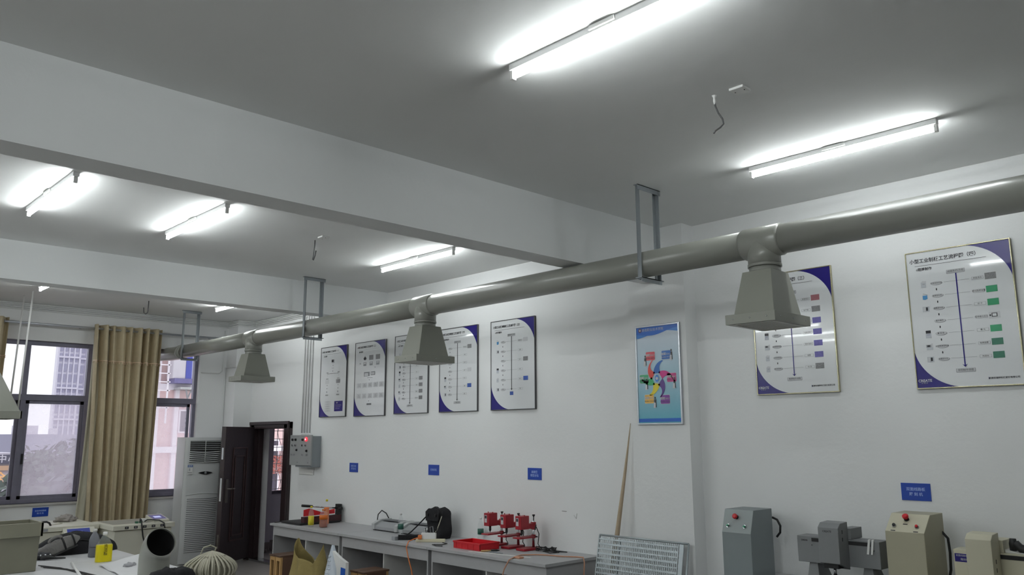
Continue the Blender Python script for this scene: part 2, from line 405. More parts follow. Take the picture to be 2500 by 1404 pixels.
# ================================================================ FLUORESCENT LAMPS
def make_lamp(x0, y, label):
    L = 1.22
    t = thing('fluorescent_lamp', (x0, y, H), label, 'lamp', 'fluorescent tube lamps on the ceiling')
    MB(WHITES).box(x0-0.02, x0+L+0.02, y-0.022, y+0.022, H-0.034, H).build('housing', None, t, bev=0.003)
    zc = H-0.062
    for xe in (x0, x0+L):
        s = -1 if xe == x0 else 1
        e = MB(WHITEP); e.box(min(xe, xe+s*0.02), max(xe, xe+s*0.02), y-0.014, y+0.014, H-0.082, H-0.034); e.build('lamp_holder', None, t, bev=0.003)
    MB(TUBEM).cyl((x0+0.004, y, zc), (x0+L-0.004, y, zc), 0.0145, n=16).build('tube', None, t)
    MB(WHITEP).box(x0+0.53, x0+0.68, y-0.034, y-0.022, H-0.024, H-0.004).build('cover_clip', None, t)
    return t
lamp0 = make_lamp(10.13, -3.47, 'long white tube lamp nearest the camera, running off the top edge of the photo')
for (x, y, lb) in ((10.12, -1.10, 'lit tube lamp on the ceiling right above the grey duct at right'),
                   (5.50, -4.57, 'leftmost of the three lit tube lamps between the two beams'),
                   (5.46, -3.42, 'middle of the three lit tube lamps between the two beams'),
                   (5.52, -1.07, 'rightmost of the three lit tube lamps between the two beams'),
                   (1.66, -3.52, 'far tube lamp above the left window, half hidden by the far beam'),
                   (1.48, -1.17, 'far tube lamp above the dark door, half hidden by the far beam')):
    dup(lamp0, (x, y, H), lb)
OFF = 'unseen ceiling tube lamp in the part of the room outside the photo'
for x in (1.5, 5.5, 10.1):
    for y in (-5.8, -6.95, -8.1, -9.25): dup(lamp0, (x, y, H), OFF)  # unseen rows carrying on the lamp spacing, extended to raise ambient light

# ceiling junction boxes and loose wires
def junction(x, y, label):
    t = thing('junction_box', (x, y, H), label, 'junction box', 'flat junction boxes on the ceiling')
    MB(WHITEP).box(x-0.043, x+0.043, y-0.043, y+0.043, H-0.014, H).build('cover', None, t, bev=0.003)
    for s in (-1, 1): MB(DARKG).cyl((x+s*0.028, y, H-0.0155), (x+s*0.028, y, H-0.013), 0.004, n=8).build('screw', None, t)
    return t
j0 = junction(10.77, -2.36, 'small flat white junction box on the ceiling of the nearest bay')
dup(j0, (6.24, -2.25, H), 'small flat white junction box on the ceiling between the beams')
WIREG = mat('grey_flex', (78, 78, 80), 0.5)
t = thing('dangling_wire', (10.62, -2.38, H), 'grey flexible wire dangling from the ceiling near the junction box, nearest bay', 'wire', 'loose wires hanging from the ceiling')
MB(WIREG).tube([(10.62, -2.38, 3.72), (10.622, -2.375, 3.69), (10.632, -2.365, 3.65), (10.648, -2.352, 3.615), (10.652, -2.348, 3.585), (10.638, -2.36, 3.565), (10.618, -2.38, 3.545), (10.61, -2.388, 3.53)], 0.005, n=8).build('flex', None, t)
MB(WHITEP).lathe((10.62, -2.38, 3.70), [(0.004, 0), (0.008, 0.02), (0.006, 0.04), (0.014, 0.053)]).build('tape_end', None, t)
t = thing('dangling_wire', (6.06, -2.24, H), 'short grey wire bent double hanging from the ceiling between the beams', 'wire', 'loose wires hanging from the ceiling')
MB(WIREG).tube([(6.06, -2.24, H), (6.058, -2.24, 3.70), (6.05, -2.245, 3.60), (6.045, -2.25, 3.56), (6.05, -2.245, 3.555), (6.062, -2.235, 3.60), (6.068, -2.23, 3.65)], 0.006, n=8).build('flex', None, t)
one(MB(WIREG).tube([(1.32, -2.08, H), (1.32, -2.08, 3.62), (1.315, -2.085, 3.585), (1.295, -2.10, 3.57), (1.275, -2.12, 3.59), (1.27, -2.125, 3.66)], 0.008, n=8),
    'ceiling_hook', 'grey metal J shaped hook hanging from the ceiling near the windows', 'hook')

# ================================================================ DUCT AND HOODS
PY, PZ, PR = -1.25, 3.155, 0.103
duct = thing('extraction_duct', (6.5, PY, PZ), 'long round beige-grey extraction duct hung below the ceiling along the poster wall', 'duct')
HX = [10.25, 6.54, 2.87]
segs = [(16.3, HX[0]+0.12), (HX[0]-0.12, HX[1]+0.12), (HX[1]-0.12, HX[2]+0.12), (HX[2]-0.12, 0.62)]
for a, c in segs: MB(PIPE).cyl((a, PY, PZ), (c, PY, PZ), PR-0.004, n=48).build('pipe', None, duct)
for xc in HX:
    t_ = MB(PIPE); t_.tube([(xc-0.145, PY, PZ), (xc-0.13, PY, PZ), (xc+0.13, PY, PZ), (xc+0.145, PY, PZ)], [PR-0.003, PR+0.006, PR+0.006, PR-0.003], n=48)
    t_.tube([(xc, PY, PZ-0.01), (xc, PY, PZ-0.17)], 0.108, n=40)
    t_.tube([(xc, PY, PZ-0.155), (xc, PY, PZ-0.175)], 0.112, n=40)
    t_.build('tee_joint', None, duct)
ob = MB(PIPE); ob.tube([(0.63, PY, PZ), (0.45, PY, PZ-0.005), (0.1, PY, PZ), (-0.3, PY, PZ+0.02)], [PR, PR, PR, PR], n=40); ob.tube([(0.55, PY, PZ), (0.50, PY, PZ)], PR+0.008, n=40)
ob.build('outlet_pipe', None, duct)
def hood(xc, label):
    t = thing('extraction_hood', (xc, PY, 2.585), label, 'extraction hood', 'square extraction hoods under the duct')
    y = PY
    MB(PIPE).tube([(xc, y, 2.978), (xc, y, 2.935)], 0.104, n=40).build('collar', None, t)
    MB(HOODM).taper(xc-0.145, xc+0.145, y-0.185, y+0.185, 2.645, xc-0.105, xc+0.105, y-0.115, y+0.115, 2.945).build('cone', None, t, bev=0.003)
    r = MB(HOODM); a, b2, th = 0.178, 0.237, 0.02
    r.ring((xc-a, y-b2, 2.585), (2*a, 0, 0), (0, 2*b2, 0), th, (0, 0, 0.065)); r.box(xc-a+0.01, xc+a-0.01, y-b2+0.01, y+b2-0.01, 2.644, 2.649)
    ro = r.build('rim', None, t, bev=0.002)
    for k in (-0.12, 0.0, 0.12):
        MB(CHROME).lathe((xc+k, y-b2, 2.617), [(0.005, 0), (0.004, 0.003), (0.0, 0.004)], n=8, axis=(0, -1, 0)).build('screw', None, ro)
        MB(CHROME).lathe((xc+a, y+k*1.4, 2.617), [(0.005, 0), (0.004, 0.003), (0, 0.004)], n=8, axis=(1, 0, 0)).build('screw', None, ro)
    g = MB(mat('pale_grille', (206, 206, 200), 0.45)); e, f_ = a-0.02, b2-0.02
    g.ring((xc-e, y-f_, 2.582), (2*e, 0, 0), (0, 2*f_, 0), 0.022, (0, 0, 0.01))
    n = 11
    for k in range(n):
        yy = y-f_+0.040+k*(2*f_-0.08)/(n-1)
        g.box(xc-e+0.02, xc+e-0.02, yy-0.0085, yy+0.0085, 2.586, 2.589)
    g.build('louvre_grille', None, t)
    MB(DARKG).box(xc-e+0.002, xc+e-0.002, y-f_+0.002, y+f_-0.002, 2.597, 2.60).build('interior_shade', None, t)  # dark sheet behind the slats, standing in for shade inside the hood
    return t
hood(HX[0], 'nearest and largest extraction hood, in front of the right posters')
hood(HX[1], 'middle extraction hood, in front of the small process posters')
hood(HX[2], 'farthest extraction hood, above the dark door')
def hanger(xc, label):
    t = thing('duct_hanger', (xc, PY, H), label, 'hanger bracket', 'steel angle hangers holding the duct')
    a = 0.018
    def angle(mb, x, y0, y1, z0, z1, flat):   # L profile
        mb.box(x-a, x+a, y0, y1, z0, z1)
    tp = MB(STEEL); tp.box(xc-a, xc+a, PY-0.145, PY+0.145, H-0.005, H); tp.box(xc+a-0.004, xc+a, PY-0.145, PY+0.145, H-0.04, H); tp.build('top_angle', None, t)
    for s in (-1, 1):
        y = PY+s*0.122
        l = MB(STEEL); l.box(xc-a, xc+a, y-0.002*s-0.002, y+0.002, 3.02, H-0.005); l.box(xc-a, xc-a+0.004, min(y, y-s*0.032)-0.002, max(y, y-s*0.032), 3.02, H-0.005)
        l.build('drop_angle', None, t)
    bt = MB(STEEL); bt.box(xc-a-0.01, xc+a+0.01, PY-0.14, PY+0.14, 3.028, 3.034); bt.box(xc+a+0.006, xc+a+0.01, PY-0.135, PY+0.115, 3.0, 3.034); bt.build('cross_angle', None, t)
    return t
hanger(9.30, 'grey steel duct hanger just in front of the near beam')
hanger(4.36, 'grey steel duct hanger near the far beam, middle of the photo')
hanger(0.80, 'pale steel duct hanger over the right part of the window')

# ================================================================ CONDUITS
CON = mat('white_conduit', (222, 223, 222), 0.5)
for k, nm in enumerate(('topmost', 'second', 'third', 'lowest')):
    zc = H-0.014-k*0.026; r = 0.0095; o_ = 0.014
    xe = 2.02+0.075*k
    pts = [(o_, -9.9, zc), (o_, -0.34, zc), (o_+0.01, -0.318, zc), (0.35, -0.314, zc), (0.374, -0.29, zc), (0.374, -0.03, zc), (0.39, -0.014, zc), (xe-0.05, -0.014, zc), (xe-0.01, -0.014, zc-0.01), (xe, -0.014, zc-0.05), (xe, -0.014, 1.93)]
    c = MB(CON).tube(pts, r, n=8)
    one(c, 'cable_conduit', '%s of the four white conduits under the ceiling, running to the grey control box' % nm, 'conduit', 'white conduits under the ceiling')
c = MB(CON)
c.tube([(0.012, -0.318, 3.0), (0.012, -0.318, 1.2)], 0.008, n=8)
one(c, 'cable_conduit', 'thin vertical conduit running down beside the corner pillar', 'conduit')
one(MB(CON).tube([(0.012, -0.72, 2.90), (0.012, -0.42, 2.90), (0.012, -0.372, 2.94), (0.012, -0.36, 3.1), (0.012, -0.36, 3.6)], 0.008, n=8), 'cable_conduit', 'thin bent conduit between the window edge and the corner pillar', 'conduit')
one(MB(CON).tube([(0.014, -0.302, 2.99), (0.34, -0.312, 2.99), (0.372, -0.29, 2.99), (0.372, -0.012, 2.99)], 0.007, n=8), 'cable_conduit', 'thin horizontal conduit wrapping the corner pillar behind the far hood', 'conduit')

# ================================================================ CONTROL BOX
t = thing('control_box', (2.33, 0, 1.45), 'grey electrical control box with a glowing red lamp on the wall by the door', 'control box')
MB(STEEL).box(2.12, 2.56, -0.15, 0, 1.452, 1.885).build('body', None, t, bev=0.004)
MB(mat('grey_door_panel', (150, 152, 152), 0.45)).box(1.99, 2.585, -0.175, -0.152, 1.475, 1.90).build('front_panel', None, t, bev=0.004)
fp = [c for c in t.children if c.name.startswith('front_panel')][0]
yb = -0.175
for i, (x, z, kind_) in enumerate(((2.07, 1.835, 'k'), (2.155, 1.835, 'k'), (2.355, 1.835, 'k'), (2.445, 1.84, 'r'), (2.07, 1.755, 'c'), (2.155, 1.755, 'c'), (2.345, 1.755, 'c'), (2.44, 1.755, 'c'), (2.19, 1.69, 's'), (2.47, 1.68, 's'))):
    if kind_ == 'r':
        MB(REDLED, REDLEDC).lathe((x, yb, z), [(0.028, 0), (0.028, 0.008), (0.02, 0.014)], n=16, axis=(0, -1, 0)).lathe((x, yb-0.0145, z), [(0.012, 0), (0.004, 0.003)], REDLEDC, n=12, axis=(0, -1, 0)).build('red_lamp', None, fp)
    elif kind_ == 'k': MB(BLACK).lathe((x, yb, z), [(0.018, 0), (0.016, 0.02)], n=14, axis=(0, -1, 0)).build('indicator', None, fp)
    elif kind_ == 'c': MB(CHROME, BLACK).lathe((x, yb, z), [(0.016, 0), (0.014, 0.012)], n=14, axis=(0, -1, 0)).box(x-0.003, x+0.003, yb-0.018, yb-0.012, z-0.012, z+0.012, BLACK).build('selector_knob', None, fp)
    else: MB(BLACK, CHROME).lathe((x, yb, z), [(0.018, 0), (0.012, 0.02)], n=14, axis=(0, -1, 0)).lathe((x, yb-0.02, z+0.012), [(0.008, 0), (0.003, 0.006)], CHROME, n=10, axis=(0, -1, 0)).build('key_switch', None, fp)
g = MB(GREYI); B = Board(g, (1.99, yb, 1.90), (1, 0, 0), (0, 0, -1), (0, -1, 0))
B.rect(0.285, 0.02, 0.29, 0.40, GREYI); B.rect(0.03, 0.02, 0.25, 0.022, BLACKI); B.rect(0.32, 0.02, 0.54, 0.022, BLACKI)
for u, s_ in ((0.06, '停止'), (0.13, '运行'), (0.36, '停止'), (0.48, '启动')): B.text(s_, u, 0.28, 0.028, BLACKI)
B.text('风机', 0.23, 0.385, 0.018, BLACKI); B.text('电源', 0.52, 0.385, 0.018, BLACKI)
g.build('lettering', None, fp)
MB(WHITEP).tube([(2.16, -0.10, 1.885), (2.16, -0.10, 1.905), (2.19, -0.10, 1.915), (2.40, -0.10, 1.915), (2.43, -0.10, 1.905), (2.43, -0.10, 1.885)], 0.007, n=8).build('carry_handle', None, t)
one(MB(WHITEP).box(2.0, 2.40, -0.02, 0, 1.34, 1.425), 'switch_plate', 'flat off-white socket plate on the wall just under the control box', 'socket plate', bev=0.004)

# ================================================================ POSTERS
MACHP = mat('machine_print', (186, 190, 196), 0.35, var=0.1, vscale=60)
CYANI = mat('cyan_machine_print', (76, 140, 190), 0.35)
def corner_curves(B, w_, h_, lnavy=1):
    def cur(u, v, k): return u, v
    pts = [(0.60*w_, 0), (w_, 0), (w_, 0.26*h_)]
    for k in range(1, 14):
        th = k/14*PI/2
        eu, ev = 0.60+0.40*math.cos(th), 0.26*(1-math.sin(th))
        cu, cv = 1.0-0.40*(k/14), 0.26*(1-k/14)
        pts.append(((0.75*eu+0.25*cu)*w_, (0.75*ev+0.25*cv)*h_))
    B.poly(pts, NAVY, 1)
    B.poly([(w_-u, h_-v) for u, v in pts], NAVY, 1)
def little_machine(B, u, v, s, style):
    if style == 0: B.rect(u-s*.5, v-s*.3, u+s*.4, v+s*.6, MACHP, 2); B.poly([(u-s*.6, v-s*.3), (u-s*.2, v-s*.7), (u+s*.5, v-s*.6), (u+s*.4, v-s*.3)], LGREYI, 2); B.rect(u-s*.2, v-s*.1, u+s*.2, v+s*.0, GREYI, 3)
    elif style == 1: B.poly([(u-s*.4, v-s*.25), (u+s*.45, v-s*.25), (u+s*.45, v+s*.45), (u, v+s*.6), (u-s*.4, v+s*.5)], CYANI, 2); B.line(u-s*.3, v-s*.6, u+s*.5, v-s*.3, s*.1, GREYI, 2)
    elif style == 2: B.rect(u-s*.6, v-s*.5, u+s*.6, v+s*.5, MACHP, 2); B.rect(u, v-s*.35, u+s*.35, v+s*.3, BLACKI, 3); B.rect(u-s*.5, v-s*.4, u-s*.1, v+s*.4, LGREYI, 3)
    elif style == 3: B.rect(u-s*.45, v-s*.7, u+s*.45, v-s*.15, BLACKI, 2); B.rect(u-s*.5, v-s*.12, u+s*.5, v+s*.75, MACHP, 2); B.rect(u-s*.3, v+s*.1, u+s*.3, v+s*.15, PANELB, 3)
    elif style == 4: B.rect(u-s*.6, v-s*.4, u+s*.3, v+s*.1, GREYI, 2); B.rect(u-s*.4, v-s*.3, u+s*.1, v+s*.0, BLACKI, 3); B.rect(u-s*.55, v+s*.1, u+s*.6, v+s*.6, MACHP, 2); B.rect(u+s*.3, v-s*.6, u+s*.6, v+s*.1, LGREYI, 2)
def photo(B, u, v, a, b_, m, style=None):
    if m == 'outline':
        B.rect(u-a, v-b_, u+a, v+b_, LGREYI, 2); B.rect(u-a*.5, v-b_*.6, u+a*.5, v+b_*.6, BLACKI, 3); B.rect(u-a*.35, v-b_*.4, u+a*.35, v+b_*.4, PRINTW, 4); B.rect(u-a*.9, v-b_*.2, u-a*.6, v+b_*.3, BLACKI, 3)
    else: B.rect(u-a, v-b_, u+a, v+b_, m, 2)
def board_frame(x0, z1, w_, h_, y, fm, label, cat, group):
    t = thing('process_poster', (x0+w_/2, y, z1-h_), label, cat, group)
    f = MB(fm); d = 0.024; tt = 0.008
    f.ring((x0, y, z1-h_), (w_, 0, 0), (0, 0, h_), tt, (0, -d, 0))
    f.build('frame', None, t, bev=0.002)
    m = MB(PRINTW); m.box(x0+tt-0.002, x0+w_-tt+0.002, y-0.018, y, z1-h_+tt-0.002, z1-tt+0.002)
    B = Board(m, (x0+tt, y-0.018, z1-tt), (1, 0, 0), (0, 0, -1), (0, -1, 0))
    return t, m, B, w_-2*tt, h_-2*tt
def flow_poster(x0, z1, w_, h_, y, fm, label, title, sub, top, bottom, rows, icons, photos, lefts, rights, endv=0.866, logo=False, bottom_photo=None, dv=None):
    t, m, B, W, Hh = board_frame(x0, z1, w_, h_, y, fm, label, 'poster', 'framed process flow posters on the wall')
    corner_curves(B, W, Hh)
    B.text(title, 0.375*W, 0.066*Hh, 0.034*(0.84 if len(title) > 15 else 1.0), BLACKI, 2, bold=0.0008, sx=0.98)
    B.rect(0.08*W, 0.100*Hh, 0.78*W, 0.1025*Hh, BLACKI, 2)
    B.ell(0.10*W, 0.13*Hh, 0.006, 0.006, BLACKI, 2); B.ell(0.101*W, 0.13*Hh, 0.0035, 0.003, PRINTW, 3); B.text(sub, 0.18*W, 0.13*Hh, 0.024, BLACKI, 2, bold=0.0006)
    B.rrect(0.39*W, 0.158*Hh, 0.57*W, 0.186*Hh, 0.004, GREYI, 2); B.rrect(0.395*W, 0.160*Hh, 0.565*W, 0.182*Hh, 0.004, LGREYI, 3); B.text(top, 0.48*W, 0.171*Hh, 0.018, BLACKI, 4)
    B.rect(0.475*W, 0.187*Hh, 0.487*W, (endv-0.01)*Hh, NAVY if logo else BLACKI, 3)
    B.poly([(0.455*W, (endv-0.022)*Hh), (0.481*W, (endv-0.012)*Hh), (0.507*W, (endv-0.022)*Hh), (0.481*W, endv*Hh)], NAVY if logo else BLACKI, 4)
    if bottom_photo: B.rect(0.44*W, (endv+0.015)*Hh, 0.52*W, (endv+0.055)*Hh, bottom_photo, 2)
    else:
        B.rrect(0.39*W, (endv+0.008)*Hh, 0.575*W, (endv+0.036)*Hh, 0.004, GREYI, 2); B.rrect(0.395*W, (endv+0.009)*Hh, 0.57*W, (endv+0.032)*Hh, 0.004, LGREYI, 3); B.text(bottom, 0.483*W, (endv+0.021)*Hh, 0.017, BLACKI, 4)
    v0 = 0.243; dv = dv or 0.0925*6/(rows-1) if not dv else dv
    for i in range(rows):
        v = (v0+i*dv)*Hh
        if icons[i] is not None: little_machine(B, 0.155*W, v, 0.038, icons[i])
        B.ell(0.285*W, v+0.002, 0.058*W, 0.014*Hh, GREYI, 2); B.ell(0.280*W, v, 0.056*W, 0.013*Hh, LGREYI, 3); B.text(lefts[i % len(lefts)], 0.28*W, v, 0.013, BLACKI, 4)
        if i < rows-1: B.ell(0.278*W, v+dv*0.5*Hh, 0.006*W, 0.009*Hh, BLACKI, 2)
        B.rect(0.355*W, v-0.001, 0.60*W, v+0.001, GREYI, 2)
        B.rrect(0.625*W, v-0.011*Hh, 0.735*W, v+0.011*Hh, 0.003, GREYI, 2); B.rrect(0.628*W, v-0.0095*Hh, 0.732*W, v+0.0095*Hh, 0.003, PRINTW, 3); B.text(rights[i % len(rights)], 0.68*W, v, 0.014, BLACKI, 4)
        if photos[i] is not None: photo(B, 0.80*W, v-0.004, 0.052*W, 0.023*Hh, photos[i])
    if logo:
        B.text('CREATE', 0.078*W, 0.950*Hh, 0.026, LGREYI, 3, bold=0.0006); B.text('科 瑞 特', 0.072*W, 0.967*Hh, 0.012, GREYI, 3)
        B.rect(0.685*W, 0.944*Hh, 0.69*W, 0.96*Hh, NAVY, 2); B.text('湖南科瑞特科技股份有限公司', 0.825*W, 0.953*Hh, 0.0145, BLACKI, 2, bold=0.0003)
    m.build('print', None, t)
    return t
LFT = ['丝印机', '固化机', '曝光机', '显影机', '烘干机', '冲洗机', '检测机']
RGT = ['板面清洁', '油墨', '烘 干', '底片', '曝 光', '显影', '固化']
flow_poster(10.708, 3.186, 0.692, 0.996, 0, BRASS, 'large framed process poster at far right with green circuit pictures, title ends (四)', '小型工业制板工艺流程图（四）', '阻焊制作', '线路制作流程', '字符制作流程', 7, [0, 1, 2, None, 3, 4, 2],
            [NOISEI, GREENI, GREENI, 'outline', GREENI, DGREENI, DGREENI], ['全自动丝印机', '油墨固化机', '油墨固化机', '底片制作', '曝 光 机', '自动喷淋显影机', '油墨固化机'], ['表面清洁', '感光阻焊油墨', '烘 干', '阻焊曝光底片', '曝 光', '阻焊显影', '热固化'], logo=True)
flow_poster(9.443, 3.192, 0.698, 0.996, 0, BRASS, 'large framed process poster partly hidden behind the nearest hood, title ends (三)', '小型工业制板工艺流程图（三）', '线路制作', '钻孔制作流程', '阻焊制作流程', 7, [0, 1, 2, 3, 4, 0, 0],
            [PINKI, NOISEI, PURPI, PURPI, PURPI, PURPI, NOISEI], ['抛光机', '压膜机', '曝光机', '显影机', '自动喷淋蚀刻', '全自动喷淋', '自动喷淋机'], ['表面清洁', '贴干膜', '曝 光', '线路显影', '图形蚀刻', '褪膜', '检 测'], logo=True)
flow_poster(6.158, 3.147, 0.70, 0.995, 0, DFRAME, 'rightmost of the five small process posters, blue picture under its arrow, title ends (五)', '小型工业快速制板工艺流程图（五）', '字符制作', '阻焊制作流程', '', 6, [1, 2, None, 3, 0, 2],
            [LGREYI, None, NOISEI, None, BLUEI, None], LFT, RGT, endv=0.79, bottom_photo=BLUEI, dv=0.107)
flow_poster(5.238, 3.147, 0.695, 0.995, 0, DFRAME, 'fourth small process poster from the left, just right of the middle hood, title ends (四)', '小型工业快速制板工艺流程图（四）', '阻焊制作', '线路制作流程', '字符制作流程', 7, [0, 1, None, None, 3, 4, 2],
            [NOISEI, None, None, LGREYI, None, BLUEI, None], LFT, RGT, endv=0.875)
flow_poster(4.318, 3.147, 0.70, 0.995, 0, DFRAME, 'third small process poster from the left, half hidden behind the middle hood', '小型工业快速制板工艺流程图（三）', '线路制作', '底片制作流程', '阻焊制作流程', 8, [0, 1, 2, 3, 4, 0, 4, 0],
            [NOISEI, NOISEI, None, None, NOISEI, NOISEI, NOISEI, NOISEI], LFT, RGT, endv=0.885, dv=0.0815)
# poster one
t, m, B, W, Hh = board_frame(2.50, 3.143, 0.69, 0.996, 0, DFRAME, 'leftmost small process poster with a navy box in its lower right, title ends (一)', 'poster', 'framed process flow posters on the wall')
corner_curves(B, W, Hh)
B.text('小型工业快速制板工艺流程图（一）', 0.375*W, 0.066*Hh, 0.0285, BLACKI, 2, bold=0.0008); B.rect(0.08*W, 0.1*Hh, 0.78*W, 0.1025*Hh, BLACKI, 2); B.text('工艺流程', 0.17*W, 0.13*Hh, 0.024, BLACKI, 2, bold=0.0006)
B.rect(0.42*W, 0.185*Hh, 0.50*W, 0.225*Hh, BLACKI, 2); B.rect(0.50*W, 0.185*Hh, 0.53*W, 0.235*Hh, GREYI, 2); B.rect(0.43*W, 0.23*Hh, 0.5*W, 0.245*Hh, LGREYI, 2); B.ell(0.48*W, 0.27*Hh, 0.006, 0.006, BLACKI, 2)
B.ell(0.48*W, 0.31*Hh, 0.035, 0.012, LGREYI, 2); B.ell(0.48*W, 0.352*Hh, 0.006, 0.007, BLACKI, 2)
B.rect(0.27*W, 0.385*Hh, 0.70*W, 0.389*Hh, BLACKI, 2); B.text('单面板', 0.27*W, 0.373*Hh, 0.018, BLACKI); B.text('双面板', 0.70*W, 0.373*Hh, 0.018, BLACKI)
for u in (0.27, 0.70):
    B.rect((u-0.002)*W, 0.39*Hh, (u+0.002)*W, 0.43*Hh, GREYI, 2); B.text('线路制作', u*W, 0.462*Hh, 0.017, BLACKI); B.rect((u-0.075)*W, 0.475*Hh, (u+0.075)*W, 0.53*Hh, NOISEI if u > 0.5 else LGREYI, 2); B.text('流程', u*W, 0.555*Hh, 0.014, BLACKI)
    B.ell(u*W, 0.60*Hh, 0.008, 0.006, BLACKI, 2); little_machine(B, u*W, 0.65*Hh, 0.024, 4); B.text('表面焊接', u*W, 0.695*Hh, 0.019, BLACKI)
for i in range(5): B.rrect(0.20*W, (0.78+i*0.032)*Hh, 0.43*W, (0.803+i*0.032)*Hh, 0.003, LGREYI, 2); B.text('工艺说明内容', 0.31*W, (0.792+i*0.032)*Hh, 0.014, GREYI)
B.rrect(0.58*W, 0.785*Hh, 0.90*W, 0.93*Hh, 0.008, NAVY, 2)
B.text('说明', 0.68*W, 0.812*Hh, 0.02, PRINTW, 3)
for i in range(3): B.rect(0.62*W, (0.842+i*0.025)*Hh, (0.85-i*0.03)*W, (0.845+i*0.025)*Hh, LGREYI, 3)
m.build('print', None, t)
# poster two
t, m, B, W, Hh = board_frame(3.395, 3.138, 0.72, 0.998, 0, DFRAME, 'second small process poster from the left with two rows of grey boxes, title ends (二)', 'poster', 'framed process flow posters on the wall')
corner_curves(B, W, Hh)
B.text('小型工业快速制板工艺流程图（二）', 0.385*W, 0.066*Hh, 0.0285, BLACKI, 2, bold=0.0008); B.rect(0.08*W, 0.1*Hh, 0.80*W, 0.1025*Hh, GREYI, 2); B.text('底片制作', 0.19*W, 0.13*Hh, 0.024, BLACKI, 2, bold=0.0006)
for u, c_ in ((0.33, BLACKI), (0.54, LGREYI), (0.76, LGREYI)):
    if c_ is BLACKI: B.ell(u*W, 0.225*Hh, 0.033, 0.02, BLACKI, 2); B.poly([(u*W-0.012, 0.215*Hh), (u*W+0.012, 0.215*Hh), (u*W, 0.185*Hh)], BLACKI, 2)
    else: B.rect((u-0.07)*W, 0.185*Hh, (u+0.07)*W, 0.25*Hh, NOISEI, 2)
    B.rect((u-0.05)*W, 0.275*Hh, (u+0.05)*W, 0.325*Hh, GREYI, 2); B.rect((u-0.035)*W, 0.28*Hh, (u+0.035)*W, 0.30*Hh, LGREYI, 3)
B.text('开始', 0.17*W, 0.29*Hh, 0.018, BLACKI)
B.ell(0.67*W, 0.355*Hh, 0.006, 0.006, BLACKI, 2)
B.rect(0.31*W, 0.41*Hh, 0.50*W, 0.47*Hh, GREYI, 2); B.rect(0.33*W, 0.425*Hh, 0.45*W, 0.465*Hh, LGREYI, 3); B.rect(0.54*W, 0.41*Hh, 0.68*W, 0.46*Hh, GREYI, 2); B.rect(0.55*W, 0.42*Hh, 0.66*W, 0.45*Hh, LGREYI, 3); B.rect(0.42*W, 0.49*Hh, 0.60*W, 0.493*Hh, BLACKI, 2)
B.ell(0.49*W, 0.52*Hh, 0.006, 0.006, BLACKI, 2)
for r_ in (0, 1):
    for k in range(5):
        u = 0.15+k*0.185; v = 0.59+r_*0.145
        B.rect((u-0.07)*W, (v-0.033)*Hh, (u+0.075)*W, (v+0.033)*Hh, LGREYI, 2); B.text('步骤', u*W, (v-0.008)*Hh, 0.016, GREYI, 3); B.text('工艺操作', u*W, (v+0.012)*Hh, 0.016, GREYI, 3)
B.ell(0.49*W, 0.805*Hh, 0.006, 0.006, BLACKI, 2); B.rrect(0.42*W, 0.835*Hh, 0.58*W, 0.86*Hh, 0.003, GREYI, 2); B.text('线路制作流程', 0.50*W, 0.848*Hh, 0.017, BLACKI, 4)
m.build('print', None, t)
# college poster on the pillar
SKYI = bpy.data.materials.new('pale_blue_print'); SKYI.use_nodes = True
n_ = SKYI.node_tree; pb = n_.nodes['Principled BSDF']; pb.inputs['Roughness'].default_value = 0.25
gi = n_.nodes.new('ShaderNodeTexCoord'); sp = n_.nodes.new('ShaderNodeSeparateXYZ'); cr = n_.nodes.new('ShaderNodeValToRGB')
n_.links.new(gi.outputs['Generated'], sp.inputs[0]); n_.links.new(sp.outputs['Z'], cr.inputs[0]); n_.links.new(cr.outputs[0], pb.inputs['Base Color'])
cr.color_ramp.elements[0].color = (*lin((92, 172, 192)), 1); cr.color_ramp.elements[1].color = (*lin((200, 212, 224)), 1); cr.color_ramp.elements[1].position = 0.9
t = thing('college_poster', (8.56, -0.17, 1.969), 'pale blue framed poster of coloured swirling arrows on the wall pillar', 'poster')
x0, x1, z0, z1 = 8.325, 8.812, 1.966, 2.862; y = -0.17; tt = 0.016
f = MB(ALU); f.ring((x0, y, z0), (x1-x0, 0, 0), (0, 0, z1-z0), tt, (0, -0.022, 0))
f.build('frame', None, t, bev=0.003)
m = MB(SKYI); m.box(x0+tt-0.002, x1-tt+0.002, y-0.016, y, z0+tt-0.002, z1-tt+0.002)
W = x1-x0-2*tt; Hh = z1-z0-2*tt; B = Board(m, (x0+tt, y-0.016, z1-tt), (1, 0, 0), (0, 0, -1), (0, -1, 0))
DBL = mat('deep_blue_print', (20, 96, 190), 0.3); MBL = mat('mid_blue_print', (60, 130, 210), 0.3)
def wave(off, m_, l):
    pts = [(0, 0), (W, 0)]
    for k in range(21):
        u = 1-k/20; v = 0.062+0.022*math.sin(u*5.2-0.5+off*2)+0.03*(1-u)-0.01+off*0.012
        pts.append((u*W, max(0.012, v)*Hh))
    B.poly(pts, m_, l)
wave(1.0, MBL, 1); wave(0, DBL, 2)
B.ell(0.09*W, 0.03*Hh, 0.020, 0.020, mat('emblem_maroon', (84, 50, 90), 0.3), 3); B.ell(0.09*W, 0.03*Hh, 0.010, 0.010, LGREYI, 4); B.text('娄底职业技术学院', 0.40*W, 0.033*Hh, 0.030, LGREYI, 3)
B.rect(0.0, 0.955*Hh, W, 0.99*Hh, DBL, 2)
SW = {'r': (220, 70, 60), 'b': (24, 96, 176), 'm': (200, 40, 130), 'p': (84, 50, 130), 'y': (224, 206, 40), 'g': (44, 164, 100)}
SWM = {k: mat('print_'+k, v, 0.3) for k, v in SW.items()}
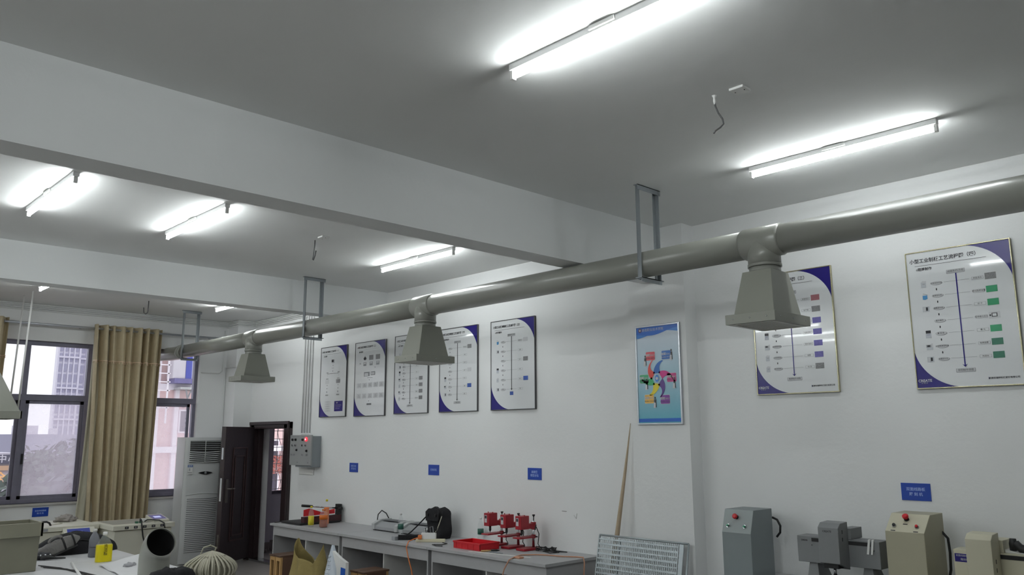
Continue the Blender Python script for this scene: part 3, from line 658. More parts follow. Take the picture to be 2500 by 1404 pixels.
BX = {'r': (0.22, 0.265), 'b': (0.60, 0.265), 'm': (0.71, 0.50), 'g': (0.05, 0.50), 'y': (0.16, 0.71), 'p': (0.54, 0.72)}
BC = {'r': (206, 70, 84), 'b': (24, 98, 176), 'm': (196, 60, 130), 'g': (60, 160, 112), 'y': (224, 180, 90), 'p': (124, 60, 150)}
for k, (u, v) in BX.items():
    mm_ = mat('box_'+k, BC[k], 0.3)
    B.rrect(u*W-0.003, v*Hh-0.003, (u+0.215)*W+0.003, (v+0.088)*Hh+0.003, 0.010, LGREYI, 2); B.rrect(u*W, v*Hh, (u+0.215)*W, (v+0.088)*Hh, 0.009, mm_, 3)
    B.text('创新', (u+0.055)*W, (v+0.035)*Hh, 0.026, LGREYI, 4, bold=0.0006); B.text('实践能力', (u+0.15)*W, (v+0.037)*Hh, 0.017, LGREYI, 4); B.text('敬业勤奋 求真务实', (u+0.108)*W, (v+0.067)*Hh, 0.0125, BLACKI if k != 'b' else LGREYI, 4)
cu, cv = 0.47, 0.545
def swirl(k, a0, bend):
    outer, inner = [], []
    for i in range(11):
        s = i/10; r = 0.045+s*0.125; a = math.radians(a0+bend*s*s); wd = 0.030*(1-s)*1.0+0.009
        c_ = (cu*W+r*math.cos(a), cv*Hh-r*math.sin(a)); nx, ny = -math.sin(a), -math.cos(a)
        outer.append((c_[0]+nx*wd, c_[1]+ny*wd)); inner.append((c_[0]-nx*wd, c_[1]-ny*wd))
    for i in range(10): B.poly([outer[i], outer[i+1], inner[i+1], inner[i]], SWM[k], 3)
for k, a0, bend in (('b', 92, -25), ('r', 150, -45), ('g', 205, -25), ('y', 262, -22), ('p', 318, -38), ('m', 32, -35)): swirl(k, a0, bend)
B.ell(cu*W, cv*Hh, 0.026, 0.038, LGREYI, 4); B.ell(cu*W, cv*Hh, 0.022, 0.034, MBL, 5); B.ell(cu*W, cv*Hh, 0.014, 0.014, LGREYI, 6)
for u, v in ((0.20, 0.355), (0.83, 0.31), (0.88, 0.60), (0.22, 0.60), (0.41, 0.79)):
    B.ell(u*W, (v-0.045)*Hh, 0.007, 0.011, BLACKI, 4); B.poly([(u*W-0.012, (v+0.05)*Hh), (u*W-0.010, (v-0.03)*Hh), (u*W+0.010, (v-0.03)*Hh), (u*W+0.013, (v+0.05)*Hh)], BLACKI, 3); B.poly([(u*W-0.020, (v+0.055)*Hh), (u*W-0.014, (v+0.0)*Hh), (u*W+0.004, (v+0.005)*Hh), (u*W+0.004, (v+0.06)*Hh)], LGREYI, 4)
m.build('print', None, t)

# ================================================================ SMALL BLUE SIGNS
def sign(x0, z1, lines, label, w_=0.20, h_=0.12, plane='y', y0=None, szs=0.030):
    if plane == 'y':
        t = thing('station_sign', (x0+w_/2, 0, z1-h_), label, 'sign', 'small blue station signs'); mb = MB(SIGNB).box(x0, x0+w_, -0.006, 0, z1-h_, z1); B = Board(MB(SIGNT), (x0, -0.006, z1), (1, 0, 0), (0, 0, -1), (0, -1, 0))
    else:
        t = thing('station_sign', (0, y0+w_/2, z1-h_), label, 'sign', 'small blue station signs'); mb = MB(SIGNB).box(0, 0.006, y0, y0+w_, z1-h_, z1); B = Board(MB(SIGNT), (0.006, y0, z1), (0, 1, 0), (0, 0, -1), (1, 0, 0))
    mb.build('plate', None, t)
    n = len(lines)
    for i, l in enumerate(lines): B.text(l, w_/2, h_*(0.5+(i-(n-1)/2)*0.29), szs, SIGNT, 1, bold=0.0003)
    B.mb.build('lettering', None, t)
sign(3.315, 1.528, ['精密手动', '裁 板 机'], 'blue sign on the wall above the paper cutter, leftmost of the wall row')
sign(5.033, 1.540, ['热转印机'], 'blue sign with one line of text on the wall above the black bag')
sign(6.72, 1.543, ['高精密', '微型台钻'], 'blue sign on the wall above the red bench drills')
sign(10.53, 1.529, ['双面线路板', '雕 刻 机'], 'largest looking blue sign, on the wall between the two equipment cabinets', szs=0.026)
sign(0, 0.925, ['全自动线路板', '抛 光 机'], 'blue sign under the left window sill above the white machine', plane='x', y0=-2.95, szs=0.024)

# ================================================================ CURTAINS
rod = MB(ALU); rod.cyl((0.13, -9.0, 3.455), (0.13, -0.44, 3.455), 0.016, n=16)
rt_ = thing('curtain_rod', (0.13, -3.0, 3.455), 'long pale metal curtain rod over the window', 'curtain rod')
rod.build('rod', None, rt_)
for y in (-4.2, -2.56, -0.62):
    MB(ALU).box(0.0, 0.12, y-0.01, y+0.01, 3.445, 3.465).build('bracket', None, rt_)
MB(ALU).lathe((0.13, -0.44, 3.455), [(0.016, 0), (0.026, 0.01), (0.026, 0.035), (0.01, 0.05)], axis=(0, 1, 0)).build('finial', None, rt_)
def curtain(y0, y1, pleats, label, bot=0.14, flare=0.0, top=3.515, lining=True):
    t = thing('window_curtain', (0.13, (y0+y1)/2, bot), label, 'curtain')
    def S(u, v, off=0.0):
        ph = u*pleats*2*PI
        am = 0.078*(0.8+0.3*math.sin(u*9+1))
        yy = y0+(y1-y0)*u + (0.06+flare)*v*(1-u) - 0.04*v*u + 0.012*math.sin(ph*0.5+3)+0.05*v*math.sin(u*5)*(1-u)
        x = 0.13+am*math.sin(ph+v*1.1*math.sin(u*7))*(1-0.15*v)+0.018*math.sin(ph*2.3+v*4)*v+0.012*math.sin(ph*3.1+1.0)*min(1, v*3)
        return Vector((x+off, yy, top+(bot-top)*v))
    c = MB(CURT).grid(lambda u, v: S(u, v), pleats*14+1, 36).build('fabric', None, t, fix=False, solid=0.004)
    vb = (top-2.985)/(top-bot)
    tr = MB(BEAD)
    tr.tube([S(i/(pleats*10), vb, 0.008) for i in range(pleats*10+1)], 0.009, n=6)
    for i in range(pleats*5+1):
        p = S(i/(pleats*5), vb, 0.01); tr.tube([p, p-Vector((0, 0, 0.035))], [0.004, 0.007], n=5)
    tr.build('beaded_trim', None, t)
    for k in range(pleats):
        u = (k+0.5)/pleats; p = S(u, (top-3.455)/(top-bot))
        MB(CHROME).tube([Vector((0.13+0.03*math.cos(a), p.y, 3.455+0.03*math.sin(a))) for a in [i*PI/6 for i in range(12)]], 0.005, n=6, closed=True).build('grommet', None, t)
    if lining:
        MB(CURTL).grid(lambda u, v: Vector((0.075+0.02*math.sin(u*13+v*2), y0+0.02-0.07*v**2+u*0.22, top-0.12+(bot+0.05-top+0.12)*v)), 16, 26).build('lining', None, t, fix=False, solid=0.003)
    return t
curtain(-2.40, -1.42, 8, 'tan pleated curtain hanging in the middle of the window, beside the air conditioner', flare=0.05)
curtain(-4.35, -3.50, 6, 'tan pleated curtain cut off by the left edge of the photo', flare=-0.05, lining=False)

# ================================================================ AIR CONDITIONER
ACW = mat('off_white_plastic', (214, 216, 216), 0.38)
t = thing('air_conditioner', (0.31, -0.80, 0), 'tall white floor-standing air conditioner between the curtain and the dark door', 'air conditioner')
x0, x1, y0, y1 = 0.14, 0.50, -1.08, -0.50
b_ = MB(ACW); b_.box(x0, x1-0.05, y0, y1, 0.0, 1.875)
# bowed front
b_.grid(lambda u, v: Vector((x1-0.05+0.045*math.sin(PI*min(1, max(0, u)))**0.45 if 0 < u < 1 else x1-0.055, y0+0.004+(y1-y0-0.008)*u, 0.03+1.84*v)), 25, 3)
b_.face([(x1-0.05+0.045*(math.sin(PI*u)**0.45 if 0 < u < 1 else 0), y0+0.004+(y1-y0-0.008)*u, 1.87) for u in [i/24 for i in range(25)]])
ac_body = b_.build('body', None, t)
def front(y): u = (y-y0-0.004)/(y1-y0-0.008); return x1-0.05+0.045*(math.sin(PI*u)**0.45 if 0 < u < 1 else 0)
v_ = MB(DARKG); v_.box(x1-0.04, x1-0.001, y0+0.07, y1-0.04, 1.50, 1.82)
v_.build('vent_opening', None, t)
lv = MB(ACW)
for k in range(11):
    z = 1.515+k*0.029
    lv.tube([(x1+0.001+0.006*math.sin(PI*i/8), y0+0.06+(y1-y0-0.09)*i/8, z-(0.012*math.sin(PI*i/8) if k < 6 else 0)) for i in range(9)], 0.0038 if k > 5 else 0.0085, n=6)
lv.tube([(x1, (y0+y1)/2+0.01, 1.5), (x1, (y0+y1)/2+0.01, 1.82)], 0.005, n=6)
lv.build('louvres', None, t)
gr = MB(mat('grille_shadow', (96, 98, 100), 0.6))
for k in range(29):
    z = 0.19+k*0.0275
    gr.tube([(front(y0+0.07+(y1-y0-0.12)*i/10)+0.0005, y0+0.07+(y1-y0-0.12)*i/10, z) for i in range(11)], 0.0042, n=5)
gr.build('return_grille', None, t)
ba = MB(ACW); ba.tube([(front(y0+0.05+(y1-y0-0.08)*i/12)+0.001, y0+0.05+(y1-y0-0.08)*i/12, 1.02+0.02*math.sin(PI*i/12)) for i in range(13)], 0.006, n=6); ba.build('trim_line', None, t)
dp = MB(BLACK, CHROME); yc = -0.76
dp.prism([(0.4945+0.0, yc-0.11+0.22*i/12, 1.345-0.028*math.sin(PI*i/12)) for i in range(13)]+[(0.4945, yc+0.11-0.22*i/12, 1.345+0.018*math.sin(PI*i/12)) for i in range(1, 12)], (0.012, 0, 0), BLACK)
dp.lathe((0.5065, yc, 1.34), [(0.02, 0), (0.012, 0.004)], GREYI, n=14, axis=(1, 0, 0)); dp.build('display', None, t)
lb = MB(WHITEP); B = Board(lb, (0.4915, -1.035, 1.465), (0.12, 0.99, 0), (0, 0, -1), (0.99, -0.12, 0))
B.rect(0, 0, 0.075, 0.14, WHITEP, 1); B.rect(0, 0, 0.075, 0.035, mat('label_blue', (90, 120, 180), 0.4), 2); B.rect(0.005, 0.11, 0.07, 0.12, GREYI, 2); B.rect(0.02, 0.05, 0.04, 0.09, LGREYI, 2)
B.text('能效', 0.037, 0.018, 0.028, WHITEP, 3); B.text('2', 0.03, 0.07, 0.04, GREYI, 3)
lb.build('energy_label', None, t)

# ================================================================ LAB BENCHES along the poster wall
def bench(x0, x1, label):
    t = thing('lab_bench', ((x0+x1)/2, -0.38, 0), label, 'bench', 'grey lab benches along the poster wall')
    MB(BENCH, BENCHE).box(x0, x1, -0.77, 0.0, 0.722, 0.75).build('worktop', None, t, bev=0.002)
    for x in (x0+0.025, x1-0.045): MB(BENCH).box(x, x+0.02, -0.73, -0.02, 0, 0.722).build('side_panel', None, t)
    MB(BENCH).box(x0+0.045, x1-0.045, -0.73, -0.712, 0.60, 0.722).build('apron', None, t)
    MB(BENCH).box(x0+0.045, x1-0.045, -0.04, -0.02, 0.05, 0.722).build('back_panel', None, t)
    xm = (x0+x1)/2; MB(WHITEP).box(xm-0.008, xm+0.008, -0.71, -0.04, 0.08, 0.60).build('divider', None, t)
    MB(BENCH).box(x0+0.045, x1-0.045, -0.71, -0.04, 0.06, 0.08).build('shelf', None, t)
    return t
bench(2.63, 4.30, 'grey laminate bench nearest the door, carrying the paper cutter')
bench(4.305, 6.00, 'middle grey laminate bench, carrying the black bag and laminators')
bench(6.005, 7.70, 'grey laminate bench with the red drills, nearest the leaning wire panel')

# paper cutter
t = thing('paper_cutter', (3.0, -0.4, 0.75), 'black guillotine paper cutter with a red guard and raised lever on the bench', 'paper cutter')
MB(BLACK).box(2.72, 3.22, -0.66, -0.06, 0.755, 0.778).build('base_board', None, t, bev=0.003)
MB(mat('dark_red_iron', (60, 22, 26), 0.5)).box(3.13, 3.22, -0.60, -0.05, 0.778, 0.85).build('cutting_rail', None, t, bev=0.004)
MB(REDP).prism([(3.19, -0.60, 0.86), (3.19, -0.14, 0.87), (3.19, -0.14, 0.93), (3.19, -0.34, 0.90), (3.19, -0.52, 0.955), (3.19, -0.60, 0.94)], (0.012, 0, 0)).build('guard', None, t)
pp = MB(BLACK); pp.box(3.12, 3.20, -0.085, -0.03, 0.76, 0.985); pp.cyl((3.10, -0.06, 0.93), (3.24, -0.06, 0.93), 0.022); pp.build('pivot_post', None, t, bev=0.004)
MB(CHROME).tube([(3.17, -0.06, 0.93), (3.15, -0.45, 0.975)], 0.010, n=8).build('lever', None, t)
MB(BLACK).tube([(3.15, -0.45, 0.975), (3.142, -0.60, 0.992)], 0.017, n=10).build('grip', None, t)
MB(BLACK).tube([(2.72, -0.55, 0.76), (2.66, -0.62, 0.757), (2.60+0.06, -0.72, 0.757)], 0.006, n=6).build('paper_stop', None, t)
# bottles
def bottle(name, x, y, z, h, r, capm, bodym, label, liquid=None, lh=0.5, lab=None, lz=(0.3, 0.5), squat=False):
    t = thing(name, (x, y, z), label, 'bottle')
    sh = 0.62 if not squat else 0.70
    MB(bodym).lathe((x, y, z), [(r*0.9, 0.0), (r, 0.008), (r, h*0.3), (r*0.93, h*0.36), (r, h*0.42), (r, h*sh), (r*0.75, h*(sh+0.14)), (r*0.36, h*0.88), (r*0.34, h*0.93)], n=20).build('body', None, t)
    MB(capm).lathe((x, y, z), [(r*0.42, h*0.915), (r*0.42, h*0.99), (r*0.38, h)], n=14).build('cap', None, t)
    if liquid: MB(liquid).lathe((x, y, z), [(r*0.85, 0.006), (r*0.95, 0.014), (r*0.95, h*0.3), (r*0.88, h*0.36), (r*0.95, h*0.42), (r*0.95, h*lh)], n=20).build('liquid', None, t)
    if lab: MB(lab).lathe((x, y, z), [(r*1.02, h*lz[0]), (r*1.02, h*lz[1])], n=20).build('label', None, t)
    return t
bottle('drink_bottle', 3.42, -0.62, 0.75, 0.255, 0.036, YELL, CLEARP, 'clear bottle with a yellow label and yellow cap in front of the paper cutter', lab=YELL, lz=(0.08, 0.52))
bottle('drink_bottle', 3.62, -0.56, 0.75, 0.225, 0.052, ORNGL, CLEARP, 'squat orange-brown drink bottle in front of the paper cutter', liquid=BROWNL, lh=0.62, lab=ORNGL, lz=(0.45, 0.68), squat=True)
bottle('drink_bottle', 3.34, -0.35, 0.75, 0.32, 0.035, YELL, CLEARP, 'tall half-empty orange drink bottle behind the cutter lever', liquid=ORNGL, lh=0.68)
bottle('water_bottle', 5.01, -0.38, 0.75, 0.25, 0.033, WHITEP, CLEARP, 'clear water bottle standing in front of the grey laminator', lab=GREENL, lz=(0.28, 0.52))
bottle('water_bottle', 6.05, -0.07, 0.75, 0.25, 0.033, WHITEP, CLEARP, 'clear water bottle with green label between the black bag and the drills', lab=GREENL, lz=(0.28, 0.52))
# laminators
def laminator(x, label, cat='laminator'):
    t = thing('laminator', (x+0.25, -0.17, 0.75), label, cat, 'grey laminators on the bench')
    y0, y1 = -0.28, -0.03
    m = MB(mat('laminator_grey', (150, 152, 154), 0.45)); m.prism([(x, y0, 0.762), (x, y1, 0.762), (x, y1, 0.86), (x, y0+0.09, 0.85), (x, y0, 0.80)], (0.50, 0, 0)); m.build('body', None, t, bev=0.005)
    for xe in (x-0.012, x+0.45):
        e = MB(GREYM); e.prism([(xe, y0-0.01, 0.76), (xe, y1, 0.76), (xe, y1, 0.875), (xe, y0+0.09, 0.872), (xe, y0-0.01, 0.83)], (0.06, 0, 0)); e.build('end_cover', None, t, bev=0.004)
    MB(mat('dark_grey_tray', (86, 88, 92), 0.5)).box(x+0.06, x+0.44, y0+0.10, y1-0.02, 0.862, 0.868).build('feed_tray', None, t)
    MB(BLACK).box(x+0.01, x+0.49, y0+0.0, y1, 0.75, 0.762).build('foot_strip', None, t)
    return t
l0 = laminator(4.30, 'grey laminator on the bench with a looped cable at its left end')
MB(BLACK).tube([(4.30, -0.10, 0.80), (4.22, -0.12, 0.78), (4.13, -0.10, 0.83), (4.12, -0.08, 0.91), (4.17, -0.06, 0.96), (4.25, -0.05, 0.93), (4.31, -0.05, 0.87)], 0.007, n=8).build('cable', None, l0)
laminator(4.87, 'grey laminator partly hidden behind the black bag')
# black bag
t = thing('camera_bag', (5.52, -0.25, 0.75), 'black soft shoulder bag standing on the bench against the wall', 'bag')
def bagf(u, v):
    a = u*2*PI; ca, sa = math.cos(a), math.sin(a); e = 0.42
    rx, ry = 0.135+0.012*math.sin(v*3), 0.085
    k = (1-(max(0, v-0.80)/0.20)**2*0.55) if v > 0.8 else 1
    k *= (0.93+0.07*min(1, v*6))
    return Vector((5.52+math.copysign(abs(ca)**e, ca)*rx*k+0.01*math.sin(v*7), -0.22+math.copysign(abs(sa)**e, sa)*ry*k, 0.75+0.33*v+0.012*math.sin(a*2+1)*v))
m = MB(BLACKC); m.grid(bagf, 36, 16, closed_u=True)
m.face([bagf(i/36, 1) for i in range(36)]); m.face([bagf(i/36, 0) for i in range(36)]); m.build('body', None, t)
MB(BLACKC).prism([(5.41, -0.315, 0.94), (5.63, -0.315, 0.94), (5.64, -0.312, 1.04), (5.60, -0.30, 1.075), (5.44, -0.30, 1.075), (5.40, -0.312, 1.04)], (0, -0.018, 0)).build('flap', None, t, bev=0.006)
for x in (5.45, 5.59): MB(BLACK).box(x-0.012, x+0.012, -0.342, -0.30, 0.99, 1.02).build('buckle', None, t, bev=0.003)
MB(BLACKC).tube([(5.40, -0.25, 1.04), (5.36, -0.28, 0.98), (5.27, -0.33, 0.88), (5.18, -0.36, 0.80), (5.12, -0.38, 0.76)], 0.008, n=6).build('strap', None, t)
MB(CREAMC).tube([(5.66, -0.30, 1.0), (5.67, -0.34, 0.93), (5.66, -0.37, 0.85), (5.60, -0.42, 0.78), (5.52, -0.45, 0.765)], 0.005, n=6).build('cord', None, t)
t = thing('webbing_strap', (5.45, -0.52, 0.75), 'coiled black webbing strap lying on the bench beside the power strip', 'strap')
m = MB(BLACKC)
for k in range(3): m.tube([(5.35, -0.66, 0.765+k*0.016), (5.40, -0.58, 0.763+k*0.016), (5.47, -0.50, 0.763+k*0.016), (5.52, -0.42, 0.766+k*0.016)], 0.012, n=8)
m.build('webbing', None, t)
MB(GREYI).box(5.28, 5.34, -0.70, -0.64, 0.75, 0.79).build('buckle', None, t, bev=0.004)
# power strip with plugs
t = thing('power_strip', (5.72, -0.52, 0.75), 'white power strip with plugs and an orange cord hanging over the bench edge', 'power strip')
Mx = Matrix.Translation((5.72, -0.50, 0)) @ Matrix.Rotation(math.radians(40), 4, 'Z')
MB(mat('cream_plastic', (214, 208, 180), 0.45)).box(-0.16, 0.16, -0.028, 0.028, 0.75, 0.782, M=Mx).build('body', None, t, bev=0.006)
MB(WHITEP).box(-0.10, 0.06, -0.025, 0.025, 0.782, 0.845, M=Mx).build('adapter', None, t, bev=0.004)
MB(ORANGE).box(-0.13, -0.09, -0.05, -0.01, 0.782, 0.825, M=Mx).build('orange_plug', None, t, bev=0.004)
MB(ORANGE).tube([(5.64, -0.60, 0.80), (5.66, -0.68, 0.79), (5.675, -0.76, 0.775), (5.69, -0.80, 0.72), (5.74, -0.81, 0.62), (5.80, -0.81, 0.50), (5.83, -0.80, 0.36), (5.80, -0.82, 0.2), (5.75, -0.9, 0.02)], 0.006, n=8).build('orange_cord', None, t)
for k, (a, r_) in enumerate(((0.0, 0.05), (0.05, 0.06), (0.1, 0.045))):
    MB(GREYI if k == 1 else BLACK).tube([Mx @ Vector((-0.05+a, 0, 0.845)), Mx @ Vector((-0.06+a, 0, 0.845+r_)), Mx @ Vector((-0.03+a, 0.01, 0.85+r_)), Mx @ Vector((0.0+a*0.6, 0.0, 0.845))], 0.004, n=6).build('plug_cable', None, t)
# red crate
t = thing('parts_tray', (6.45, -0.49, 0.75), 'shallow red plastic tray on the bench in front of the drills', 'tray')
m = MB(REDP); X0, X1, Y0, Y1 = 6.25, 6.66, -0.62, -0.36; z1 = 0.822
m.box(X0, X1, Y0, Y1, 0.75, 0.757)
for q in ((X0, X1, Y0, Y0+0.008), (X0, X1, Y1-0.008, Y1), (X0, X0+0.008, Y0, Y1), (X1-0.008, X1, Y0, Y1)): m.box(*q, 0.757, z1)
for q in ((X0-0.005, X1+0.005, Y0-0.006, Y0), (X0-0.005, X1+0.005, Y1, Y1+0.006), (X0-0.006, X0, Y0, Y1), (X1, X1+0.006, Y0, Y1)): m.box(*q, z1-0.014, z1)
for k in range(5): m.box(X0+0.03+k*0.09, X0+0.045+k*0.09, Y0-0.004, Y0, 0.757, z1-0.014)
m.build('body', None, t, bev=0.002)
# bench drills
def drill(x, y, label, lab=False):
    t = thing('bench_drill', (x, y, 0.75), label, 'drill press', 'red bench drills in a row')
    base = MB(REDM); base.prism([(x-0.06, y-0.19, 0.75), (x+0.06, y-0.19, 0.75), (x+0.065, y-0.05, 0.75), (x+0.05, y+0.05, 0.75), (x-0.05, y+0.05, 0.75), (x-0.065, y-0.05, 0.75)], (0, 0, 0.022)); base.build('base', None, t, bev=0.004)
    MB(CHROME).cyl((x, y, 0.77), (x, y, 1.03), 0.0135).build('column', None, t)
    tb = MB(REDM); tb.box(x-0.055, x+0.055, y-0.24, y-0.03, 0.868, 0.882); tb.cyl((x, y, 0.858), (x, y, 0.892), 0.024); tb.box(x-0.02, x+0.02, y-0.05, y, 0.864, 0.886); tb.build('work_table', None, t, bev=0.003)
    MB(BLACK).cyl((x+0.02, y, 0.875), (x+0.055, y, 0.875), 0.007, n=8).build('table_clamp', None, t)
    hd = MB(REDM); hd.box(x-0.042, x+0.042, y-0.215, y-0.10, 0.955, 1.085); hd.box(x-0.028, x+0.028, y-0.12, y+0.01, 0.955, 1.005); hd.cyl((x, y, 0.945), (x, y, 1.015), 0.028)
    ho = hd.build('motor_head', None, t, bev=0.004)
    for sx in (-0.035, 0.035): MB(REDM).cyl((x+sx, y-0.16, 1.085), (x+sx, y-0.16, 1.095), 0.006, n=8).build('head_screw', None, ho)
    ch = MB(BLACK); ch.lathe((x, y-0.165, 0.955), [(0.013, 0), (0.013, -0.018), (0.010, -0.022), (0.013, -0.024), (0.013, -0.042), (0.004, -0.058), (0.0015, -0.068)], n=12); ch.build('chuck', None, t)
    MB(BLACK).lathe((x+0.005, y, 1.015), [(0.005, 0), (0.005, 0.05), (0.016, 0.068), (0.013, 0.074)], n=12).build('height_knob', None, t)
    MB(BLACK).tube([(x+0.03, y+0.01, 0.985), (x+0.055, y-0.02, 0.99), (x+0.085, y-0.06, 0.95)], 0.006, n=8).build('feed_lever', None, t)
    if True:
        pl = MB(LGREYI); B = Board(pl, (x-0.03, y-0.215, 1.065), (1, 0, 0), (0, 0, -1), (0, -1, 0)); B.rect(0, 0, 0.036, 0.075, LGREYI, 1); B.rect(0.004, 0.006, 0.032, 0.034, BLACKI, 2)
        pl.build('name_plate', None, t)
    MB(BLACK).tube([(x+0.02, y+0.02, 0.97), (x+0.05, y+0.03, 0.90), (x+0.03, y+0.035, 0.80), (x+0.06, y+0.03, 0.775), (x+0.10, y-0.02, 0.757)], 0.0045, n=6).build('power_cable', None, t)
    return t
drill(6.44, -0.12, 'leftmost of the three red bench drills')
drill(6.70, -0.13, 'middle one of the three red bench drills')
drill(6.92, -0.13, 'rightmost of the three red bench drills, beside the black cable tangle')
t = MB(BLACK)
pts = []
for k in range(60):
    a = k*0.55; pts.append((7.08+0.075*math.cos(a)+0.0035*k*0.6, -0.16+0.055*math.sin(a*1.13), 0.756+0.006*(k % 7)))
t.tube(pts, 0.0045, n=6)
t.tube([(7.15, -0.14, 0.757), (7.25, -0.16, 0.757), (7.34, -0.09, 0.757), (7.22, -0.10, 0.757), (7.12, -0.2, 0.757), (7.26, -0.25, 0.757), (7.30, -0.16, 0.757)], 0.0045, n=6)
one(t, 'cable_tangle', 'tangled black power cables on the bench right of the drills', 'cable')
one(MB(PALEO).tube([(7.74, -0.36, 0.15), (7.745, -0.32, 0.50), (7.73, -0.28, 0.72), (7.70, -0.26, 0.76), (7.62, -0.26, 0.757), (7.50, -0.33, 0.757), (7.36, -0.36, 0.757), (7.24, -0.42, 0.757), (7.16, -0.54, 0.757), (7.20, -0.66, 0.757), (7.25, -0.74, 0.757), (7.25, -0.785, 0.745), (7.20, -0.80, 0.66), (7.14, -0.80, 0.5), (7.1, -0.8, 0.2)], 0.006, n=8), 'orange_cord', 'faded orange cord lying across the end of the bench and hanging over its edges', 'cord')
one(MB(PALEO).box(7.22, 7.30, -0.70, -0.64, 0.75, 0.766), 'cord_plug', 'small reddish plug lying on the bench near its front edge', 'plug', bev=0.004)
m = MB(WHITEP); m.hexa([Vector(p) for p in ((6.57, -0.70, 0.75), (7.32, -0.58, 0.75), (7.315, -0.55, 0.75), (6.565, -0.67, 0.75), (6.57, -0.70, 0.753), (7.32, -0.58, 0.753), (7.315, -0.55, 0.753), (6.565, -0.67, 0.753))])
one(m, 'steel_ruler', 'long pale ruler lying on the bench in front of the red drills', 'ruler')
m = MB(STEEL); m.tube([(6.78, -0.60, 0.757), (6.85, -0.585, 0.757), (6.95, -0.58, 0.757)], [0.005, 0.007, 0.003], n=6)
one(m, 'scriber', 'small dark steel tool lying beside the ruler on the bench', 'tool')
t = thing('pliers', (6.72, -0.55, 0.75), 'small pliers with tan handles lying right of the red tray', 'pliers')
MB(WOOD).tube([(6.675, -0.62, 0.758), (6.71, -0.57, 0.758), (6.73, -0.54, 0.758)], 0.007, n=8).build('handle', None, t)
MB(WOOD).tube([(6.70, -0.64, 0.758), (6.725, -0.58, 0.758), (6.735, -0.54, 0.758)], 0.007, n=8).build('handle', None, t)
MB(BLACK).tube([(6.732, -0.54, 0.758), (6.76, -0.49, 0.758), (6.775, -0.46, 0.758)], [0.012, 0.01, 0.003], n=8).build('jaws', None, t)
one(MB(BLACK).tube([(5.90, -0.48, 0.757), (6.0, -0.5, 0.757), (6.03, -0.58, 0.757), (5.95, -0.66, 0.757), (6.05, -0.69, 0.757), (6.12, -0.66, 0.757)], 0.0045, n=6), 'thin_black_cable', 'thin black cable on the bench between the power strip and the red tray', 'cable')

# ================================================================ STOOLS, SACKS ON THE FLOOR
def stool(x, y, rz, label, copyof=None):
    if copyof: return dup(copyof, (x, y, 0), label, rz=rz)
    t = thing('wooden_stool', (x, y, 0), label, 'stool', 'narrow wooden stools under the benches', rz=0)
    w2, d2 = 0.062, 0.155
    MB(WOODD).box(x-w2-0.004, x+w2+0.004, y-d2-0.01, y+d2+0.01, 0.43, 0.45).build('seat', None, t, bev=0.003)
    for sx in (-1, 1):
        for sy in (-1, 1): MB(WOOD).box(x+sx*w2-0.015*(1+sx), x+sx*w2+0.015*(1-sx), y+sy*d2-0.015*(1+sy), y+sy*d2+0.015*(1-sy), 0, 0.43).build('leg', None, t, bev=0.002)
    for sy in (-1, 1):
        for z in (0.10, 0.385): MB(WOOD).box(x-w2+0.03, x+w2-0.03, y+sy*d2-0.012*(1+sy), y+sy*d2+0.012*(1-sy), z, z+0.045).build('rail', None, t)
    for sx in (-1, 1):
        MB(WOODD).box(x+sx*w2-0.008*(1+sx)-0.001, x+sx*w2+0.008*(1-sx), y-d2+0.03, y+d2-0.03, 0.15, 0.43).build('side_board', None, t)
    return t
s0 = stool(3.335, -0.93, 0, 'left one of the two narrow wooden stools side by side near the door')
stool(3.475, -0.93, 0, 'right one of the two narrow wooden stools, next to the woven sack', s0)
stool(5.10, -0.90, 0, 'left one of the two wooden stools cut off by the lower edge of the photo', s0)
stool(5.24, -0.90, 0, 'right one of the two wooden stools cut off by the lower edge of the photo', s0)
# olive woven sack with a folded open mouth
SX, SY = 4.70, -1.36
t = thing('woven_sack', (SX, SY, 0), 'olive woven sack with a floppy open mouth in front of the bench', 'sack')
def sackf(u, v):
    a = u*2*PI; ca, sa = math.cos(a), math.sin(a)
    fl = max(0, (v-0.6)/0.4)
    r = 0.225+0.035*math.sin(PI*min(1, v*1.1))
    rim = 0.545 + 0.21*max(0, math.cos(a-PI*1.02))**4 + 0.17*max(0, math.cos(a-0.15))**5 + 0.03*math.sin(3*a)
    h = rim*v
    x = ca*r*(1.05-0.0*fl)+0.02*math.sin(4*a+v*5)*v; yv = sa*r*(0.80-0.35*fl)+0.018*math.sin(6*a+v*8)
    return Vector((SX+x-0.05*fl*max(0, -ca)*v, SY+yv, max(0.0, h)))
m = MB(SACK); m.grid(sackf, 72, 30, closed_u=True); m.face([sackf(i/72, 0) for i in range(72)])
m.build('bag', None, t, fix=False, solid=0.004)
m = MB(SACK)
def foldf(u, v): return Vector((SX-0.12+0.34*u, SY-0.19-0.035*math.sin(PI*v)-0.012*math.sin(u*17), 0.10+0.30*v-0.10*u*v+0.015*math.sin(u*14+v*6)))
m.grid(foldf, 24, 14); m.build('front_fold', None, t, fix=False, solid=0.004)
